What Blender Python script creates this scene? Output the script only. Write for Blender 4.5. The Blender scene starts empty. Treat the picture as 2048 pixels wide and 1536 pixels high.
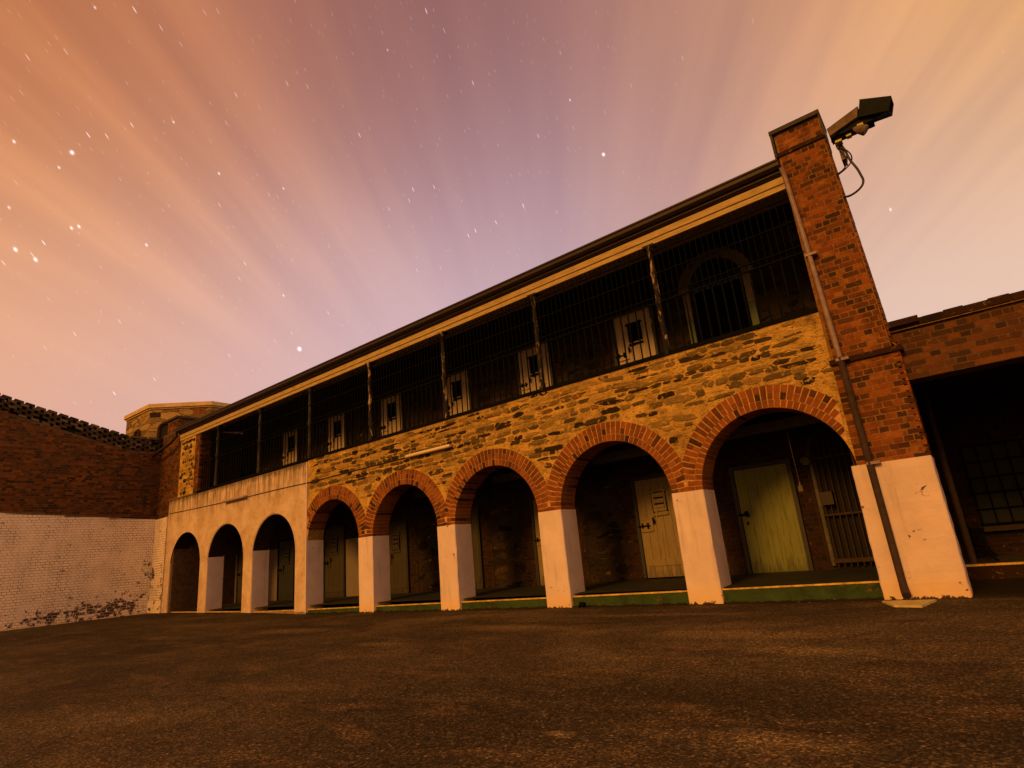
import bpy, math, random
from mathutils import Vector, Matrix
random.seed(7)
R_=random.random
sc=bpy.context.scene
COL=sc.collection
# ------------------------------------------------------------------ camera
CAM=Vector((13.5726,-8.5676,0.9033))
FW=Vector((-0.57460701,0.76893638,0.28029203)); RT=Vector((0.78214734,0.61676598,-0.08857354)); UP=Vector((0.24098201,-0.16833469,0.9558196))
FPX=1167.12
cd=bpy.data.cameras.new('camera'); cam=bpy.data.objects.new('camera',cd); COL.objects.link(cam)
cd.sensor_width=36; cd.lens=36*FPX/2048; cd.clip_end=2000; cd.clip_start=.05
m=Matrix((RT,UP,-FW)).transposed().to_4x4(); m.translation=CAM; cam.matrix_world=m
sc.camera=cam
def ray(x,y): return (FW+RT*((x-1024)/FPX)-UP*((y-768)/FPX)).normalized()
# ------------------------------------------------------------------ exposure
sc.view_settings.view_transform='Standard'; sc.view_settings.look='None'
sc.view_settings.exposure=0; sc.view_settings.gamma=1
SUN_EL=math.radians(25); SUN_AZ=math.radians(2.0)      # azimuth off the facade normal, towards -x
SUN_STRENGTH=2.35; SUN_COL=(1.0,.41,.06); WORLD_STRENGTH=1.0
# ------------------------------------------------------------------ node helper
class NT:
    def __init__(s,tree): s.t=tree; s.n=tree.nodes; s.l=tree.links
    def node(s,typ,ins=None,**kw):
        n=s.n.new(typ)
        for k,v in kw.items(): setattr(n,k,v)
        for k,v in (ins or {}).items(): s.set(n.inputs[k],v)
        return n
    def set(s,sock,v):
        if isinstance(v,bpy.types.NodeSocket): s.l.new(v,sock)
        elif isinstance(v,bpy.types.Node): s.l.new(v.outputs[0],sock)
        else:
            if isinstance(v,(tuple,list)) and sock.type=='RGBA' and len(v)==3: v=(*v,1)
            sock.default_value=v
    def math(s,op,a,b=0.0,c=None,clamp=False):
        n=s.n.new('ShaderNodeMath'); n.operation=op; n.use_clamp=clamp
        s.set(n.inputs[0],a); s.set(n.inputs[1],b)
        if c is not None: s.set(n.inputs[2],c)
        return n.outputs[0]
    def vmath(s,op,a,b=(0,0,0),out=0,scale=None):
        n=s.n.new('ShaderNodeVectorMath'); n.operation=op
        s.set(n.inputs[0],a); s.set(n.inputs[1],b)
        if scale is not None: s.set(n.inputs['Scale'],scale)
        return n.outputs[out]
    def mix(s,f,a,b,blend='MIX'):
        n=s.n.new('ShaderNodeMix'); n.data_type='RGBA'; n.blend_type=blend; n.clamp_factor=True
        s.set(n.inputs[0],f); s.set(n.inputs[6],a); s.set(n.inputs[7],b); return n.outputs[2]
    def ramp(s,f,stops,interp='LINEAR'):
        n=s.n.new('ShaderNodeValToRGB'); n.color_ramp.interpolation=interp
        e=n.color_ramp.elements
        while len(e)<len(stops): e.new(.5)
        for k,(p,c) in enumerate(stops):
            e[k].position=p; e[k].color=(*c,1) if isinstance(c,(tuple,list)) else (c,c,c,1)
        s.set(n.inputs[0],f); return n.outputs[0]
    def noise(s,vec,scale,detail=4,rough=.55,dist=0,col=False):
        n=s.n.new('ShaderNodeTexNoise'); s.set(n.inputs['Vector'],vec); s.set(n.inputs['Scale'],scale)
        n.inputs['Detail'].default_value=detail; n.inputs['Roughness'].default_value=rough; n.inputs['Distortion'].default_value=dist
        return n.outputs[1 if col else 0]
    def mapping(s,vec,loc=(0,0,0),rot=(0,0,0),scale=(1,1,1)):
        n=s.n.new('ShaderNodeMapping'); s.set(n.inputs[0],vec)
        n.inputs[1].default_value=loc; n.inputs[2].default_value=rot; n.inputs[3].default_value=scale; return n.outputs[0]
def srgb(r,g,b):
    f=lambda c:(c/255/12.92 if c/255<=.04045 else ((c/255+.055)/1.055)**2.4)
    return (f(r),f(g),f(b))
# ------------------------------------------------------------------ world: night sky with long-exposure cloud streaks and stars
def build_world():
    w=bpy.data.worlds.new('World'); sc.world=w; w.use_nodes=True
    T=NT(w.node_tree); T.n.clear()
    d=T.vmath('NORMALIZE',T.node('ShaderNodeTexCoord').outputs['Generated'])
    # broad glow of the town: soft lobes of colour spread over the dome
    lobes=[((0,0),(180,104,58)),((60,240),(232,152,92)),((0,560),(248,176,116)),((300,180),(198,132,98)),((250,560),(240,182,142)),
      ((560,60),(166,108,92)),((850,30),(142,96,92)),((1060,160),(146,102,108)),((1300,20),(170,118,102)),((760,330),(182,130,124)),
      ((1650,60),(218,158,110)),((2040,60),(228,160,66)),((1980,330),(238,188,128)),((1500,300),(200,154,148)),((1950,560),(232,196,178)),
      ((1850,640),(238,212,208)),((2000,540),(234,204,188)),((1650,420),(206,168,160)),((1120,430),(188,156,166)),((1000,560),(214,186,198)),((560,620),(216,176,172)),((750,680),(222,192,202)),((120,780),(218,168,150)),((330,800),(216,178,184))]
    K=40.0
    num=None; den=None
    def lobe(v,c,k,wt=1.0):
        nonlocal num,den
        dp=T.vmath('DOT_PRODUCT',d,tuple(v),out=1)
        e=T.math('MULTIPLY',T.math('EXPONENT',T.math('MULTIPLY',T.math('SUBTRACT',dp,1.0),k)),wt)
        cc=T.vmath('SCALE',tuple(c),scale=e)
        num=cc if num is None else T.vmath('ADD',num,cc)
        den=e if den is None else T.math('ADD',den,e)
    for (x,y),c in lobes: lobe(ray(x,y),srgb(*c),K)
    # the rest of the dome, behind the camera: town glow low down, dim overhead
    for az in (-60,-20,20,60):
        a=math.radians(az); lobe(Vector((math.sin(a),-math.cos(a),.12)).normalized(),(1.0,.44,.14),7,.02)
    lobe(Vector((-1,0,.1)).normalized(),srgb(235,160,100),10,.02); lobe(Vector((1,-.1,.15)).normalized(),(1.45,.80,.46),9,.03)  # right-hand lobe, out of view, brightened to lift the walls facing it
    lobe(Vector((.1,-.4,1)).normalized(),srgb(150,100,85),6,.02)
    base=T.vmath('SCALE',num,scale=T.math('DIVIDE',1.0,den))
    # streaks: noise drawn out along the wind on a flat high cloud layer, vanishing behind the roof
    sep=T.node('ShaderNodeSeparateXYZ',{0:d})
    z=T.math('MAXIMUM',sep.outputs[2],.03)
    iz=T.math('DIVIDE',1.0,T.math('ADD',z,.10))
    h=ray(1120,1010); h=Vector((h.x,h.y,0)).normalized(); q=Vector((-h.y,h.x,0))
    al=T.math('MULTIPLY',T.vmath('DOT_PRODUCT',d,tuple(h),out=1),iz)
    ac=T.math('MULTIPLY',T.vmath('DOT_PRODUCT',d,tuple(q),out=1),iz)
    cv=T.node('ShaderNodeCombineXYZ',{0:T.math('MULTIPLY',ac,1.0),1:T.math('MULTIPLY',al,.085),2:0.0}).outputs[0]
    n1=T.noise(cv,3.4,4,.55,.1); n2=T.noise(T.vmath('ADD',cv,(7,3,1)),9.5,3,.5,.1)
    st=T.math('ADD',T.math('MULTIPLY',n1,.72),T.math('MULTIPLY',n2,.28))
    fac=T.node('ShaderNodeMapRange',{0:st,1:.34,2:.68,3:0.0,4:1.0},interpolation_type='SMOOTHSTEP').outputs[0]
    hi=T.node('ShaderNodeMapRange',{0:sep.outputs[2],1:.30,2:.58,3:.08,4:1.0}).outputs[0]
    edge=T.node('ShaderNodeMapRange',{0:T.math('ABSOLUTE',T.vmath('DOT_PRODUCT',d,tuple(q),out=1)),1:0.0,2:.5,3:.45,4:1.0}).outputs[0]
    hi=T.math('MULTIPLY',hi,edge)
    dark=T.mix(hi,base,T.mix(1.0,base,(.77,.72,.79),'MULTIPLY'))
    lite=T.mix(hi,base,T.mix(1.0,base,(1.15,1.09,.96),'MULTIPLY'))
    sky=T.mix(fac,dark,lite)
    # stars: short trails
    ax=(ray(1130,500)-ray(1136,514)).normalized()
    bx=ax.cross(ray(700,400)).normalized()
    vv=T.node('ShaderNodeCombineXYZ',{0:T.vmath('DOT_PRODUCT',d,tuple(bx),out=1),1:T.math('MULTIPLY',T.vmath('DOT_PRODUCT',d,tuple(ax),out=1),.16),2:0.0}).outputs[0]
    def stars(scale,rad,thr,br,off,pw):
        v=T.node('ShaderNodeTexVoronoi',{'Vector':T.vmath('ADD',vv,off),'Scale':scale},voronoi_dimensions='2D')
        rnd=T.node('ShaderNodeSeparateColor',{0:v.outputs['Color']})
        on=T.math('GREATER_THAN',rnd.outputs[0],thr)
        s=T.node('ShaderNodeMapRange',{0:v.outputs['Distance'],1:rad*.5,2:rad,3:1.0,4:0.0}).outputs[0]
        b=T.math('ADD',T.math('MULTIPLY',T.math('POWER',rnd.outputs[1],pw),br),.07)
        return T.math('MULTIPLY',T.math('MULTIPLY',s,on),b)
    s=T.math('ADD',stars(62,.044,.50,.80,(3,1,0),3.5),stars(126,.062,.50,.20,(1,5,0),2.0))
    fade=T.node('ShaderNodeMapRange',{0:T.vmath('DOT_PRODUCT',d,tuple(RT),out=1),1:.12,2:.42,3:1.0,4:.06}).outputs[0]
    s=T.math('MULTIPLY',T.math('MULTIPLY',s,fade),T.math('GREATER_THAN',sep.outputs[2],.05))
    s=T.math('MULTIPLY',s,T.math('SUBTRACT',1.0,T.math('MULTIPLY',fac,.75)))
    bright=[(599,698,6.0,1.6),(1207,309,5.0,1.3),(144,305,5.5,1.1),(158,453,3.5,.9),(143,456,3.4,.9),(31,499,4.2,1.1),(71,519,4.2,1.1),(28,283,3.4,.8),(293,490,3.2,.8),
      (18,415,3.2,.6),(438,347,2.8,.8),(347,244,2.8,.7),(118,335,3,.7),(567,591,2.8,.6),(1781,419,3.2,.6),(567,377,2.6,.6),(775,100,2.4,.5),(190,15,3,.6),(1140,200,2.6,.6)]
    for x,y,r,b in bright:
        r0=ray(x,y); dd=T.vmath('SUBTRACT',d,tuple(r0))
        along=T.vmath('DOT_PRODUCT',dd,tuple(ax),out=1)
        perp=T.vmath('LENGTH',T.vmath('SUBTRACT',dd,T.vmath('SCALE',tuple(ax),scale=along)),out=1)
        dist=T.math('SQRT',T.math('ADD',T.math('POWER',T.math('MULTIPLY',along,.55 if r<4.9 else .8),2.0),T.math('POWER',perp,2.0)))
        rr=r/FPX*.66
        g=T.math('EXPONENT',T.math('MULTIPLY',T.math('POWER',T.math('DIVIDE',dist,rr*.62),2.0),-1.0))
        s=T.math('ADD',s,T.math('MULTIPLY',g,b))
    sky=T.vmath('ADD',sky,T.vmath('SCALE',(.85,.92,1.0),scale=s))
    # fine sensor-like unevenness of thin cloud
    bg=T.node('ShaderNodeBackground',{0:sky,1:WORLD_STRENGTH})
    o=T.node('ShaderNodeOutputWorld',{0:bg})
build_world()
ld=bpy.data.lights.new('floodlight_glow','SUN'); ld.energy=SUN_STRENGTH; ld.angle=math.radians(14); ld.color=SUN_COL
lo=bpy.data.objects.new('sun',ld); COL.objects.link(lo)
todir=Vector((-math.sin(SUN_AZ)*math.cos(SUN_EL),-math.cos(SUN_AZ)*math.cos(SUN_EL),math.sin(SUN_EL)))
lo.rotation_euler=todir.to_track_quat('Z','Y').to_euler(); lo.location=(0,-30,20)
# ------------------------------------------------------------------ materials
def mat(name):
    m=bpy.data.materials.new(name); m.use_nodes=True; T=NT(m.node_tree)
    return m,T,T.n['Principled BSDF']
def bump(T,h,strength,dist=.01,normal=None):
    n=T.node('ShaderNodeBump',{'Strength':strength,'Distance':dist,'Height':h})
    return n.outputs[0]
def simple(name,c,rough=.7,metal=0,nscale=0,namt=.3,bumpy=0.0,spec=.3):
    m,T,b=mat(name); co=T.node('ShaderNodeTexCoord').outputs['Object']
    b.inputs['Roughness'].default_value=rough; b.inputs['Metallic'].default_value=metal; b.inputs['Specular IOR Level'].default_value=spec
    if nscale:
        f=T.noise(co,nscale,5,.6); col=T.mix(T.math('MULTIPLY',T.node('ShaderNodeMapRange',{0:f,1:.35,2:.65}).outputs[0],namt),c,tuple(x*.25 for x in c))
        T.set(b.inputs['Base Color'],col)
        if bumpy: T.set(b.inputs['Normal'],bump(T,f,bumpy,.02))
    else: b.inputs['Base Color'].default_value=(*c,1)
    return m
def brick_mat(name,stops,grime=.5,dirt=(.022,.012,.006),gscale=3.4):
    m,T,b=mat(name); co=T.node('ShaderNodeTexCoord').outputs['Object']
    r=T.node('ShaderNodeAttribute',attribute_name='rnd').outputs['Fac']
    c=T.ramp(r,stops)
    f=T.noise(co,38,4,.6); c=T.mix(T.math('MULTIPLY',f,.7),c,T.mix(1.0,c,(.45,.42,.4),'MULTIPLY'))
    g=T.node('ShaderNodeMapRange',{0:T.noise(co,gscale,6,.65,.4),1:.46,2:.66}).outputs[0]
    c=T.mix(T.math('MULTIPLY',g,grime),c,dirt)
    sp=T.node('ShaderNodeMapRange',{0:T.noise(co,16,5,.7,.4),1:.60,2:.68}).outputs[0]; c=T.mix(T.math('MULTIPLY',sp,grime*.8),c,(.30,.17,.05))
    T.set(b.inputs['Base Color'],c); b.inputs['Roughness'].default_value=.85; b.inputs['Specular IOR Level'].default_value=.2
    T.set(b.inputs['Normal'],bump(T,T.noise(co,55,5,.6),.5,.006))
    return m
M={}
M['brick']=brick_mat('red brick',[(0,(.035,.016,.006)),(.16,(.10,.037,.010)),(.5,(.215,.062,.011)),(.85,(.29,.088,.014)),(1,(.36,.14,.025))],.75)
M['archbrick']=brick_mat('orange arch brick',[(0,(.05,.02,.007)),(.08,(.18,.058,.013)),(.5,(.26,.080,.014)),(1,(.32,.108,.020))],.5)
M['oldbrick']=brick_mat('weathered brown brick',[(0,(.028,.012,.004)),(.25,(.065,.026,.007)),(.7,(.155,.050,.010)),(1,(.21,.075,.014))],.6,(.045,.024,.014),.9)
M['honeybrick']=brick_mat('lichened brick',[(0,(.03,.02,.015)),(.6,(.075,.055,.035)),(1,(.16,.12,.06))],.5)
M['darkbrick']=brick_mat('dark brick',[(0,(.012,.005,.003)),(.5,(.028,.010,.004)),(1,(.044,.016,.006))],.6)  # lowered for the inner walls, their shade put into the colour
M['archmortar']=simple('pale arch mortar',(.62,.36,.12),.9,0,9,.6,.4)
M['mortar']=simple('lime mortar',(.40,.24,.07),.9,0,14,.7,.4)
M['whitejoint']=simple('dirty whitewash joint',(.66,.54,.47),.9,0,2.2,1.0,.4)
M['innermortar']=simple('shaded inner mortar',(.035,.022,.010),.9,0,9,.6,.4)  # mortar darkened, shade of the inner walls put into the colour
M['oldmortar']=simple('old mortar',(.12,.07,.03),.9,0,9,.6,.4)
def whitewash(name,peel,base=(.62,.50,.42),under=(.07,.04,.028),rough=.75,spots=()):
    m,T,b=mat(name); co=T.node('ShaderNodeTexCoord').outputs['Object']
    z=T.node('ShaderNodeSeparateXYZ',{0:co}).outputs[2]
    n=T.noise(co,5.5,7,.68,.5); n2=T.noise(T.mapping(co,scale=(1,1,3)),1.1,3,.5)
    low=T.node('ShaderNodeMapRange',{0:z,1:.25,2:1.5,3:1.0,4:0.0}).outputs[0]
    v=T.math('ADD',T.math('ADD',n,T.math('MULTIPLY',n2,.22)),T.math('MULTIPLY',low,peel))
    for cpt,rad,amt in spots:
        dd=T.vmath('MULTIPLY',T.vmath('SUBTRACT',co,cpt),tuple(1/r for r in rad))
        gg=T.math('EXPONENT',T.math('MULTIPLY',T.vmath('DOT_PRODUCT',dd,dd,out=1),-1.0)); v=T.math('ADD',v,T.math('MULTIPLY',gg,amt))
    v=T.math('ADD',v,T.math('MULTIPLY',T.math('SUBTRACT',T.node('ShaderNodeAttribute',attribute_name='rnd').outputs['Fac'],.5),.12))
    mask=T.math('GREATER_THAN',v,.80)
    c=T.mix(T.node('ShaderNodeMapRange',{0:T.noise(co,2.0,6,.6),1:.35,2:.7}).outputs[0],base,tuple(x*.80 for x in base))
    streak=T.noise(T.mapping(co,scale=(7,7,.6)),1.5,5,.6)
    c=T.mix(T.node('ShaderNodeMapRange',{0:streak,1:.56,2:.75,3:0,4:.32}).outputs[0],c,(.22,.15,.10))
    foot=T.node('ShaderNodeMapRange',{0:T.math('ADD',z,T.math('MULTIPLY',T.noise(co,6,4,.6),.22)),1:.16,2:.42,3:.75,4:0.0}).outputs[0]
    c=T.mix(foot,c,(base[0]*1.0,base[1]*.86,base[2]*.42))
    chip=T.math('LESS_THAN',T.math('ADD',z,T.math('MULTIPLY',T.noise(co,14,6,.72),.30)),.160)
    c=T.mix(chip,c,(.05,.03,.015)); c=T.mix(mask,c,under)
    T.set(b.inputs['Base Color'],c); b.inputs['Roughness'].default_value=rough; b.inputs['Specular IOR Level'].default_value=.25
    h=T.math('SUBTRACT',T.noise(co,18,6,.6),mask)
    T.set(b.inputs['Normal'],bump(T,h,.35,.012))
    return m
M['whitebrick']=whitewash('whitewashed brick peeling',.06,(.88,.76,.64),spots=[((-8.3,-1.4,.42),(.5,1.1,.30),.17),((-8.3,-.55,.62),(.4,.4,.3),.12),((-8.22,-.05,1.35),(.16,.3,.42),.26),((-7.5,-.05,1.2),(.14,.3,.6),.15),((-8.3,-2.6,.3),(.5,.9,.2),.12),((-8.3,-3,3.0),(.5,2,.15),.06)])
M['plaster']=whitewash('whitewashed render',.02,(.72,.60,.58))
M['dimdado']=whitewash('shaded dirty whitewash',.04,(.20,.165,.14))  # whitewash darkened as well, arcade shade put into its base colour
M['sidepaint']=whitewash('painted render pier',.045,(.70,.57,.55))
def facade_white():
    m,T,b=mat('stained white render'); co=T.node('ShaderNodeTexCoord').outputs['Object']
    z=T.node('ShaderNodeSeparateXYZ',{0:co}).outputs[2]
    base=(.66,.53,.42)
    c=T.mix(T.node('ShaderNodeMapRange',{0:T.noise(co,1.5,7,.68,.4),1:.38,2:.66}).outputs[0],base,(.46,.33,.19))
    c=T.mix(T.node('ShaderNodeMapRange',{0:T.noise(co,7,6,.7,.3),1:.50,2:.75,3:0,4:.55}).outputs[0],c,(.30,.20,.11))
    s=T.noise(T.mapping(co,scale=(3.4,1,.30)),2.0,6,.72,.3)
    top=T.node('ShaderNodeMapRange',{0:z,1:2.7,2:3.5,3:0.0,4:1.0}).outputs[0]
    k=T.math('MULTIPLY',T.node('ShaderNodeMapRange',{0:s,1:.44,2:.58}).outputs[0],top,clamp=True)
    c=T.mix(T.math('MULTIPLY',k,.85),c,(.09,.055,.022))
    band=T.node('ShaderNodeMapRange',{0:T.math('ADD',z,T.math('MULTIPLY',T.noise(co,5,5,.7),.30)),1:3.62,2:3.76}).outputs[0]
    c=T.mix(T.math('MULTIPLY',band,.8),c,(.07,.045,.018))
    ft=T.math('LESS_THAN',T.math('ADD',z,T.math('MULTIPLY',T.noise(co,16,5,.7),.14)),.12); c=T.mix(T.math('MULTIPLY',ft,.8),c,(.10,.06,.025))
    T.set(b.inputs['Base Color'],c); b.inputs['Roughness'].default_value=.8
    T.set(b.inputs['Normal'],bump(T,T.noise(co,12,6,.6),.3,.012)); return m
M['facadewhite']=facade_white()
def stone(name,sx=2.6,sz=6.2,dark=1.0,mort=(.40,.26,.115),cols=None,thick=.16,keep=.30):
    m,T,b=mat(name); co=T.node('ShaderNodeTexCoord').outputs['Object']
    wob=T.noise(co,3.2,3,.5,0,True); wv=T.vmath('ADD',co,T.vmath('SCALE',T.vmath('SUBTRACT',wob,(.5,.5,.5)),scale=.20))
    wob2=T.noise(co,16,3,.6,0,True); wv=T.vmath('ADD',wv,T.vmath('SCALE',T.vmath('SUBTRACT',wob2,(.5,.5,.5)),scale=.045))
    p=T.mapping(wv,scale=(sx,sx,sz))
    e=T.node('ShaderNodeTexVoronoi',{'Vector':p,'Scale':1.0,'Randomness':.92},feature='DISTANCE_TO_EDGE').outputs['Distance']
    v=T.node('ShaderNodeTexVoronoi',{'Vector':p,'Scale':1.0,'Randomness':.92})
    rs=T.node('ShaderNodeSeparateColor',{0:v.outputs['Color']})
    # mortar smeared over some stones, so that the visible faces are irregular
    smear=T.noise(co,7.5,5,.62,.6)
    th=T.math('ADD',thick*.45,T.math('MULTIPLY',T.math('MAXIMUM',T.math('SUBTRACT',smear,.46),0.0),thick*5.0))
    th=T.math('ADD',th,T.math('MULTIPLY',T.math('GREATER_THAN',rs.outputs[2],1-keep),.16))
    f=T.node('ShaderNodeMapRange',{0:T.math('SUBTRACT',e,th),1:-.012,2:.02}).outputs[0]
    cols=cols or [(0,(.035,.024,.014)),(.22,(.075,.05,.026)),(.45,(.15,.10,.05)),(.72,(.22,.145,.065)),(1,(.34,.22,.09))]
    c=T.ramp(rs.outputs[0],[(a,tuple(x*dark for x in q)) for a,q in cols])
    c=T.mix(T.node('ShaderNodeMapRange',{0:T.noise(co,21,5,.65),1:.4,2:.7}).outputs[0],c,T.mix(1.0,c,(.45,.45,.42),'MULTIPLY'))
    mc=T.mix(T.node('ShaderNodeMapRange',{0:T.noise(co,2.3,5,.6),1:.38,2:.65}).outputs[0],tuple(x*dark for x in mort),tuple(x*dark*.6 for x in (mort[0],mort[1],mort[2]*.9)))
    mc=T.mix(T.node('ShaderNodeMapRange',{0:T.noise(co,30,4,.7),1:.45,2:.7}).outputs[0],mc,T.mix(1.0,mc,(.62,.58,.5),'MULTIPLY'))
    # open dark joints
    gap=T.math('MULTIPLY',T.math('LESS_THAN',T.math('ABSOLUTE',T.math('SUBTRACT',e,T.math('ADD',th,-.012))),.014),T.math('GREATER_THAN',T.noise(co,4.1,3,.5),.55))
    c=T.mix(f,mc,c); c=T.mix(T.math('MULTIPLY',gap,.85),c,(.012,.008,.005))
    # slivers and pinnings pushed into the joints
    p2=T.mapping(wv,loc=(3,1,2),scale=(sx*2.1,sx*2.1,sz*2.6)); v2=T.node('ShaderNodeTexVoronoi',{'Vector':p2,'Scale':1.0})
    r2=T.node('ShaderNodeSeparateColor',{0:v2.outputs['Color']})
    sl=T.math('MULTIPLY',T.math('GREATER_THAN',r2.outputs[0],.80),T.math('LESS_THAN',v2.outputs['Distance'],T.math('MULTIPLY',r2.outputs[1],.5)))
    sl=T.math('MULTIPLY',sl,T.math('SUBTRACT',1.0,T.math('MULTIPLY',f,.7)))
    c=T.mix(T.math('MULTIPLY',sl,.8),c,T.ramp(r2.outputs[2],[(0,(.02,.014,.007)),(.6,(.09,.06,.025)),(1,(.25,.17,.06))]))
    c=T.mix(T.node('ShaderNodeMapRange',{0:T.noise(co,.9,4,.6,.5),1:.42,2:.66,3:0,4:.45}).outputs[0],c,T.mix(1.0,c,(.5,.5,.45),'MULTIPLY'))
    T.set(b.inputs['Base Color'],c); b.inputs['Roughness'].default_value=.9; b.inputs['Specular IOR Level'].default_value=.15
    h=T.math('ADD',T.math('MULTIPLY',f,rs.outputs[1]),T.math('MULTIPLY',T.noise(co,14,6,.65),.7))
    h=T.math('SUBTRACT',h,T.math('MULTIPLY',gap,1.2))
    T.set(b.inputs['Normal'],bump(T,h,.9,.035)); return m
M['stone']=stone('ochre rubble stone',2.6,9.0,1.0,(.43,.285,.075),[(0,(.030,.022,.010)),(.2,(.075,.055,.022)),(.45,(.14,.10,.038)),(.72,(.23,.155,.05)),(1,(.36,.24,.07))],.13,.20)
def rubble_mats():
    m,T,b=mat('rubble stones'); co=T.node('ShaderNodeTexCoord').outputs['Object']
    r=T.node('ShaderNodeAttribute',attribute_name='rnd').outputs['Fac']
    c=T.ramp(r,[(0,(.016,.012,.006)),(.16,(.040,.028,.011)),(.30,(.10,.070,.024)),(.55,(.19,.132,.040)),(.78,(.36,.24,.062)),(.92,(.55,.36,.09)),(1,(.18,.09,.025))])
    st=T.noise(T.mapping(co,scale=(1,1,3.5)),13,6,.68,.4)
    c=T.mix(T.node('ShaderNodeMapRange',{0:st,1:.42,2:.66,3:0,4:.8}).outputs[0],c,T.mix(1.0,c,(.30,.30,.28),'MULTIPLY'))
    # mortar dragged over the faces
    sm=T.noise(co,8.5,6,.66,.7); k=T.node('ShaderNodeMapRange',{0:sm,1:.57,2:.60,3:0,4:.85}).outputs[0]
    c=T.mix(k,c,T.ramp(T.noise(co,26,4,.7),[(.3,(.26,.17,.045)),(.7,(.54,.37,.10))]))
    T.set(b.inputs['Base Color'],c); b.inputs['Roughness'].default_value=.9; b.inputs['Specular IOR Level'].default_value=.12
    T.set(b.inputs['Normal'],bump(T,T.math('ADD',T.noise(co,17,7,.7),T.math('MULTIPLY',k,.3)),.8,.025)); M['rubble']=m
    m,T,b=mat('ochre pointing mortar'); co=T.node('ShaderNodeTexCoord').outputs['Object']
    n=T.noise(co,3.2,6,.66,.4)
    c=T.ramp(n,[(.30,(.26,.16,.040)),(.44,(.52,.33,.080)),(.58,(.74,.47,.11)),(.8,(.80,.55,.15))])
    d=T.noise(T.mapping(co,scale=(1,1,2.6)),15,6,.72,.6)
    c=T.mix(T.node('ShaderNodeMapRange',{0:d,1:.55,2:.61,3:0,4:.85}).outputs[0],c,(.05,.033,.012))
    c=T.mix(T.node('ShaderNodeMapRange',{0:T.noise(co,.8,4,.6,.5),1:.42,2:.66,3:0,4:.5}).outputs[0],c,T.mix(1.0,c,(.5,.48,.42),'MULTIPLY'))
    T.set(b.inputs['Base Color'],c); b.inputs['Roughness'].default_value=.92; b.inputs['Specular IOR Level'].default_value=.12
    T.set(b.inputs['Normal'],bump(T,T.math('SUBTRACT',T.noise(co,30,5,.7),T.math('MULTIPLY',d,1.6)),.9,.03)); M['pointing']=m
rubble_mats()
M['innerstone']=stone('shaded rubble stone',2.2,5.5,.20,(.20,.15,.085))  # rubble stone scaled darker, interior shade put into the colour
M['paleston']=stone('pale tower stone',1.05,3.6,1.0,(.22,.15,.06),[(0,(.15,.10,.045)),(.4,(.36,.24,.085)),(1,(.48,.32,.12))],.05,.05)
def planks(name,c,dirt=.6):
    m,T,b=mat(name); co=T.node('ShaderNodeTexCoord').outputs['Object']
    z=T.node('ShaderNodeSeparateXYZ',{0:co}).outputs[2]
    n=T.noise(T.mapping(co,scale=(9,9,1.2)),2.2,6,.65)
    low=T.node('ShaderNodeMapRange',{0:z,1:0.0,2:.25,3:.22,4:0.0}).outputs[0]
    f=T.node('ShaderNodeMapRange',{0:T.math('ADD',n,low),1:.5,2:.72,3:0,4:dirt}).outputs[0]
    T.set(b.inputs['Base Color'],T.mix(f,c,tuple(x*.22 for x in c)))
    b.inputs['Roughness'].default_value=.6; T.set(b.inputs['Normal'],bump(T,n,.25,.01)); return m
M['creamdoor']=planks('cream door paint',(.50,.40,.28)); M['lowdoor']=planks('shaded cream door paint',(.22,.165,.07)); M['greendoor']=planks('green door paint',(.15,.17,.03),.75); M['khakidoor']=planks('shaded khaki door paint',(.040,.033,.016))  # lower door paints darkened, arcade shade put into their colour
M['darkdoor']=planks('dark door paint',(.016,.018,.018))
M['iron']=simple('black iron',(.006,.007,.006),.8,0,22,.4,0,.03)
M['railiron']=simple('dark green iron',(.006,.0075,.0065),.8,0,20,.4,0,.03)
def postmat():
    m,T,b=mat('flaking post paint'); co=T.node('ShaderNodeTexCoord').outputs['Object']
    n=T.noise(T.mapping(co,scale=(1,1,.32)),9,6,.7,.5)
    c=T.ramp(n,[(.0,(.010,.011,.011)),(.53,(.011,.011,.011)),(.56,(.05,.025,.013)),(.59,(.26,.19,.10)),(.66,(.42,.34,.22)),(.70,(.05,.03,.02)),(1,(.02,.02,.02))])
    T.set(b.inputs['Base Color'],c); b.inputs['Specular IOR Level'].default_value=.12; b.inputs['Roughness'].default_value=.65; T.set(b.inputs['Normal'],bump(T,n,.5,.01)); return m
M['post']=postmat()
def plainpost():
    m,T,b=mat('worn grey post paint'); co=T.node('ShaderNodeTexCoord').outputs['Object']
    n=T.noise(T.mapping(co,scale=(1,1,.32)),9,6,.7,.5)
    c=T.ramp(n,[(0,(.010,.010,.010)),(.52,(.018,.017,.016)),(.62,(.06,.045,.035)),(1,(.12,.09,.07))])
    T.set(b.inputs['Base Color'],c); b.inputs['Specular IOR Level'].default_value=.12; b.inputs['Roughness'].default_value=.65; return m
M['greypost']=plainpost()
def timber():
    m,T,b=mat('cream painted cornice'); co=T.node('ShaderNodeTexCoord').outputs['Object']
    n=T.noise(T.mapping(co,scale=(1.2,8,8)),3,6,.65)
    c=T.mix(T.node('ShaderNodeMapRange',{0:n,1:.42,2:.7,3:0,4:.7}).outputs[0],(.46,.35,.15),(.20,.14,.06))
    T.set(b.inputs['Base Color'],c); b.inputs['Specular IOR Level'].default_value=.12; b.inputs['Roughness'].default_value=.65; return m
M['cornice']=timber()
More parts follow.
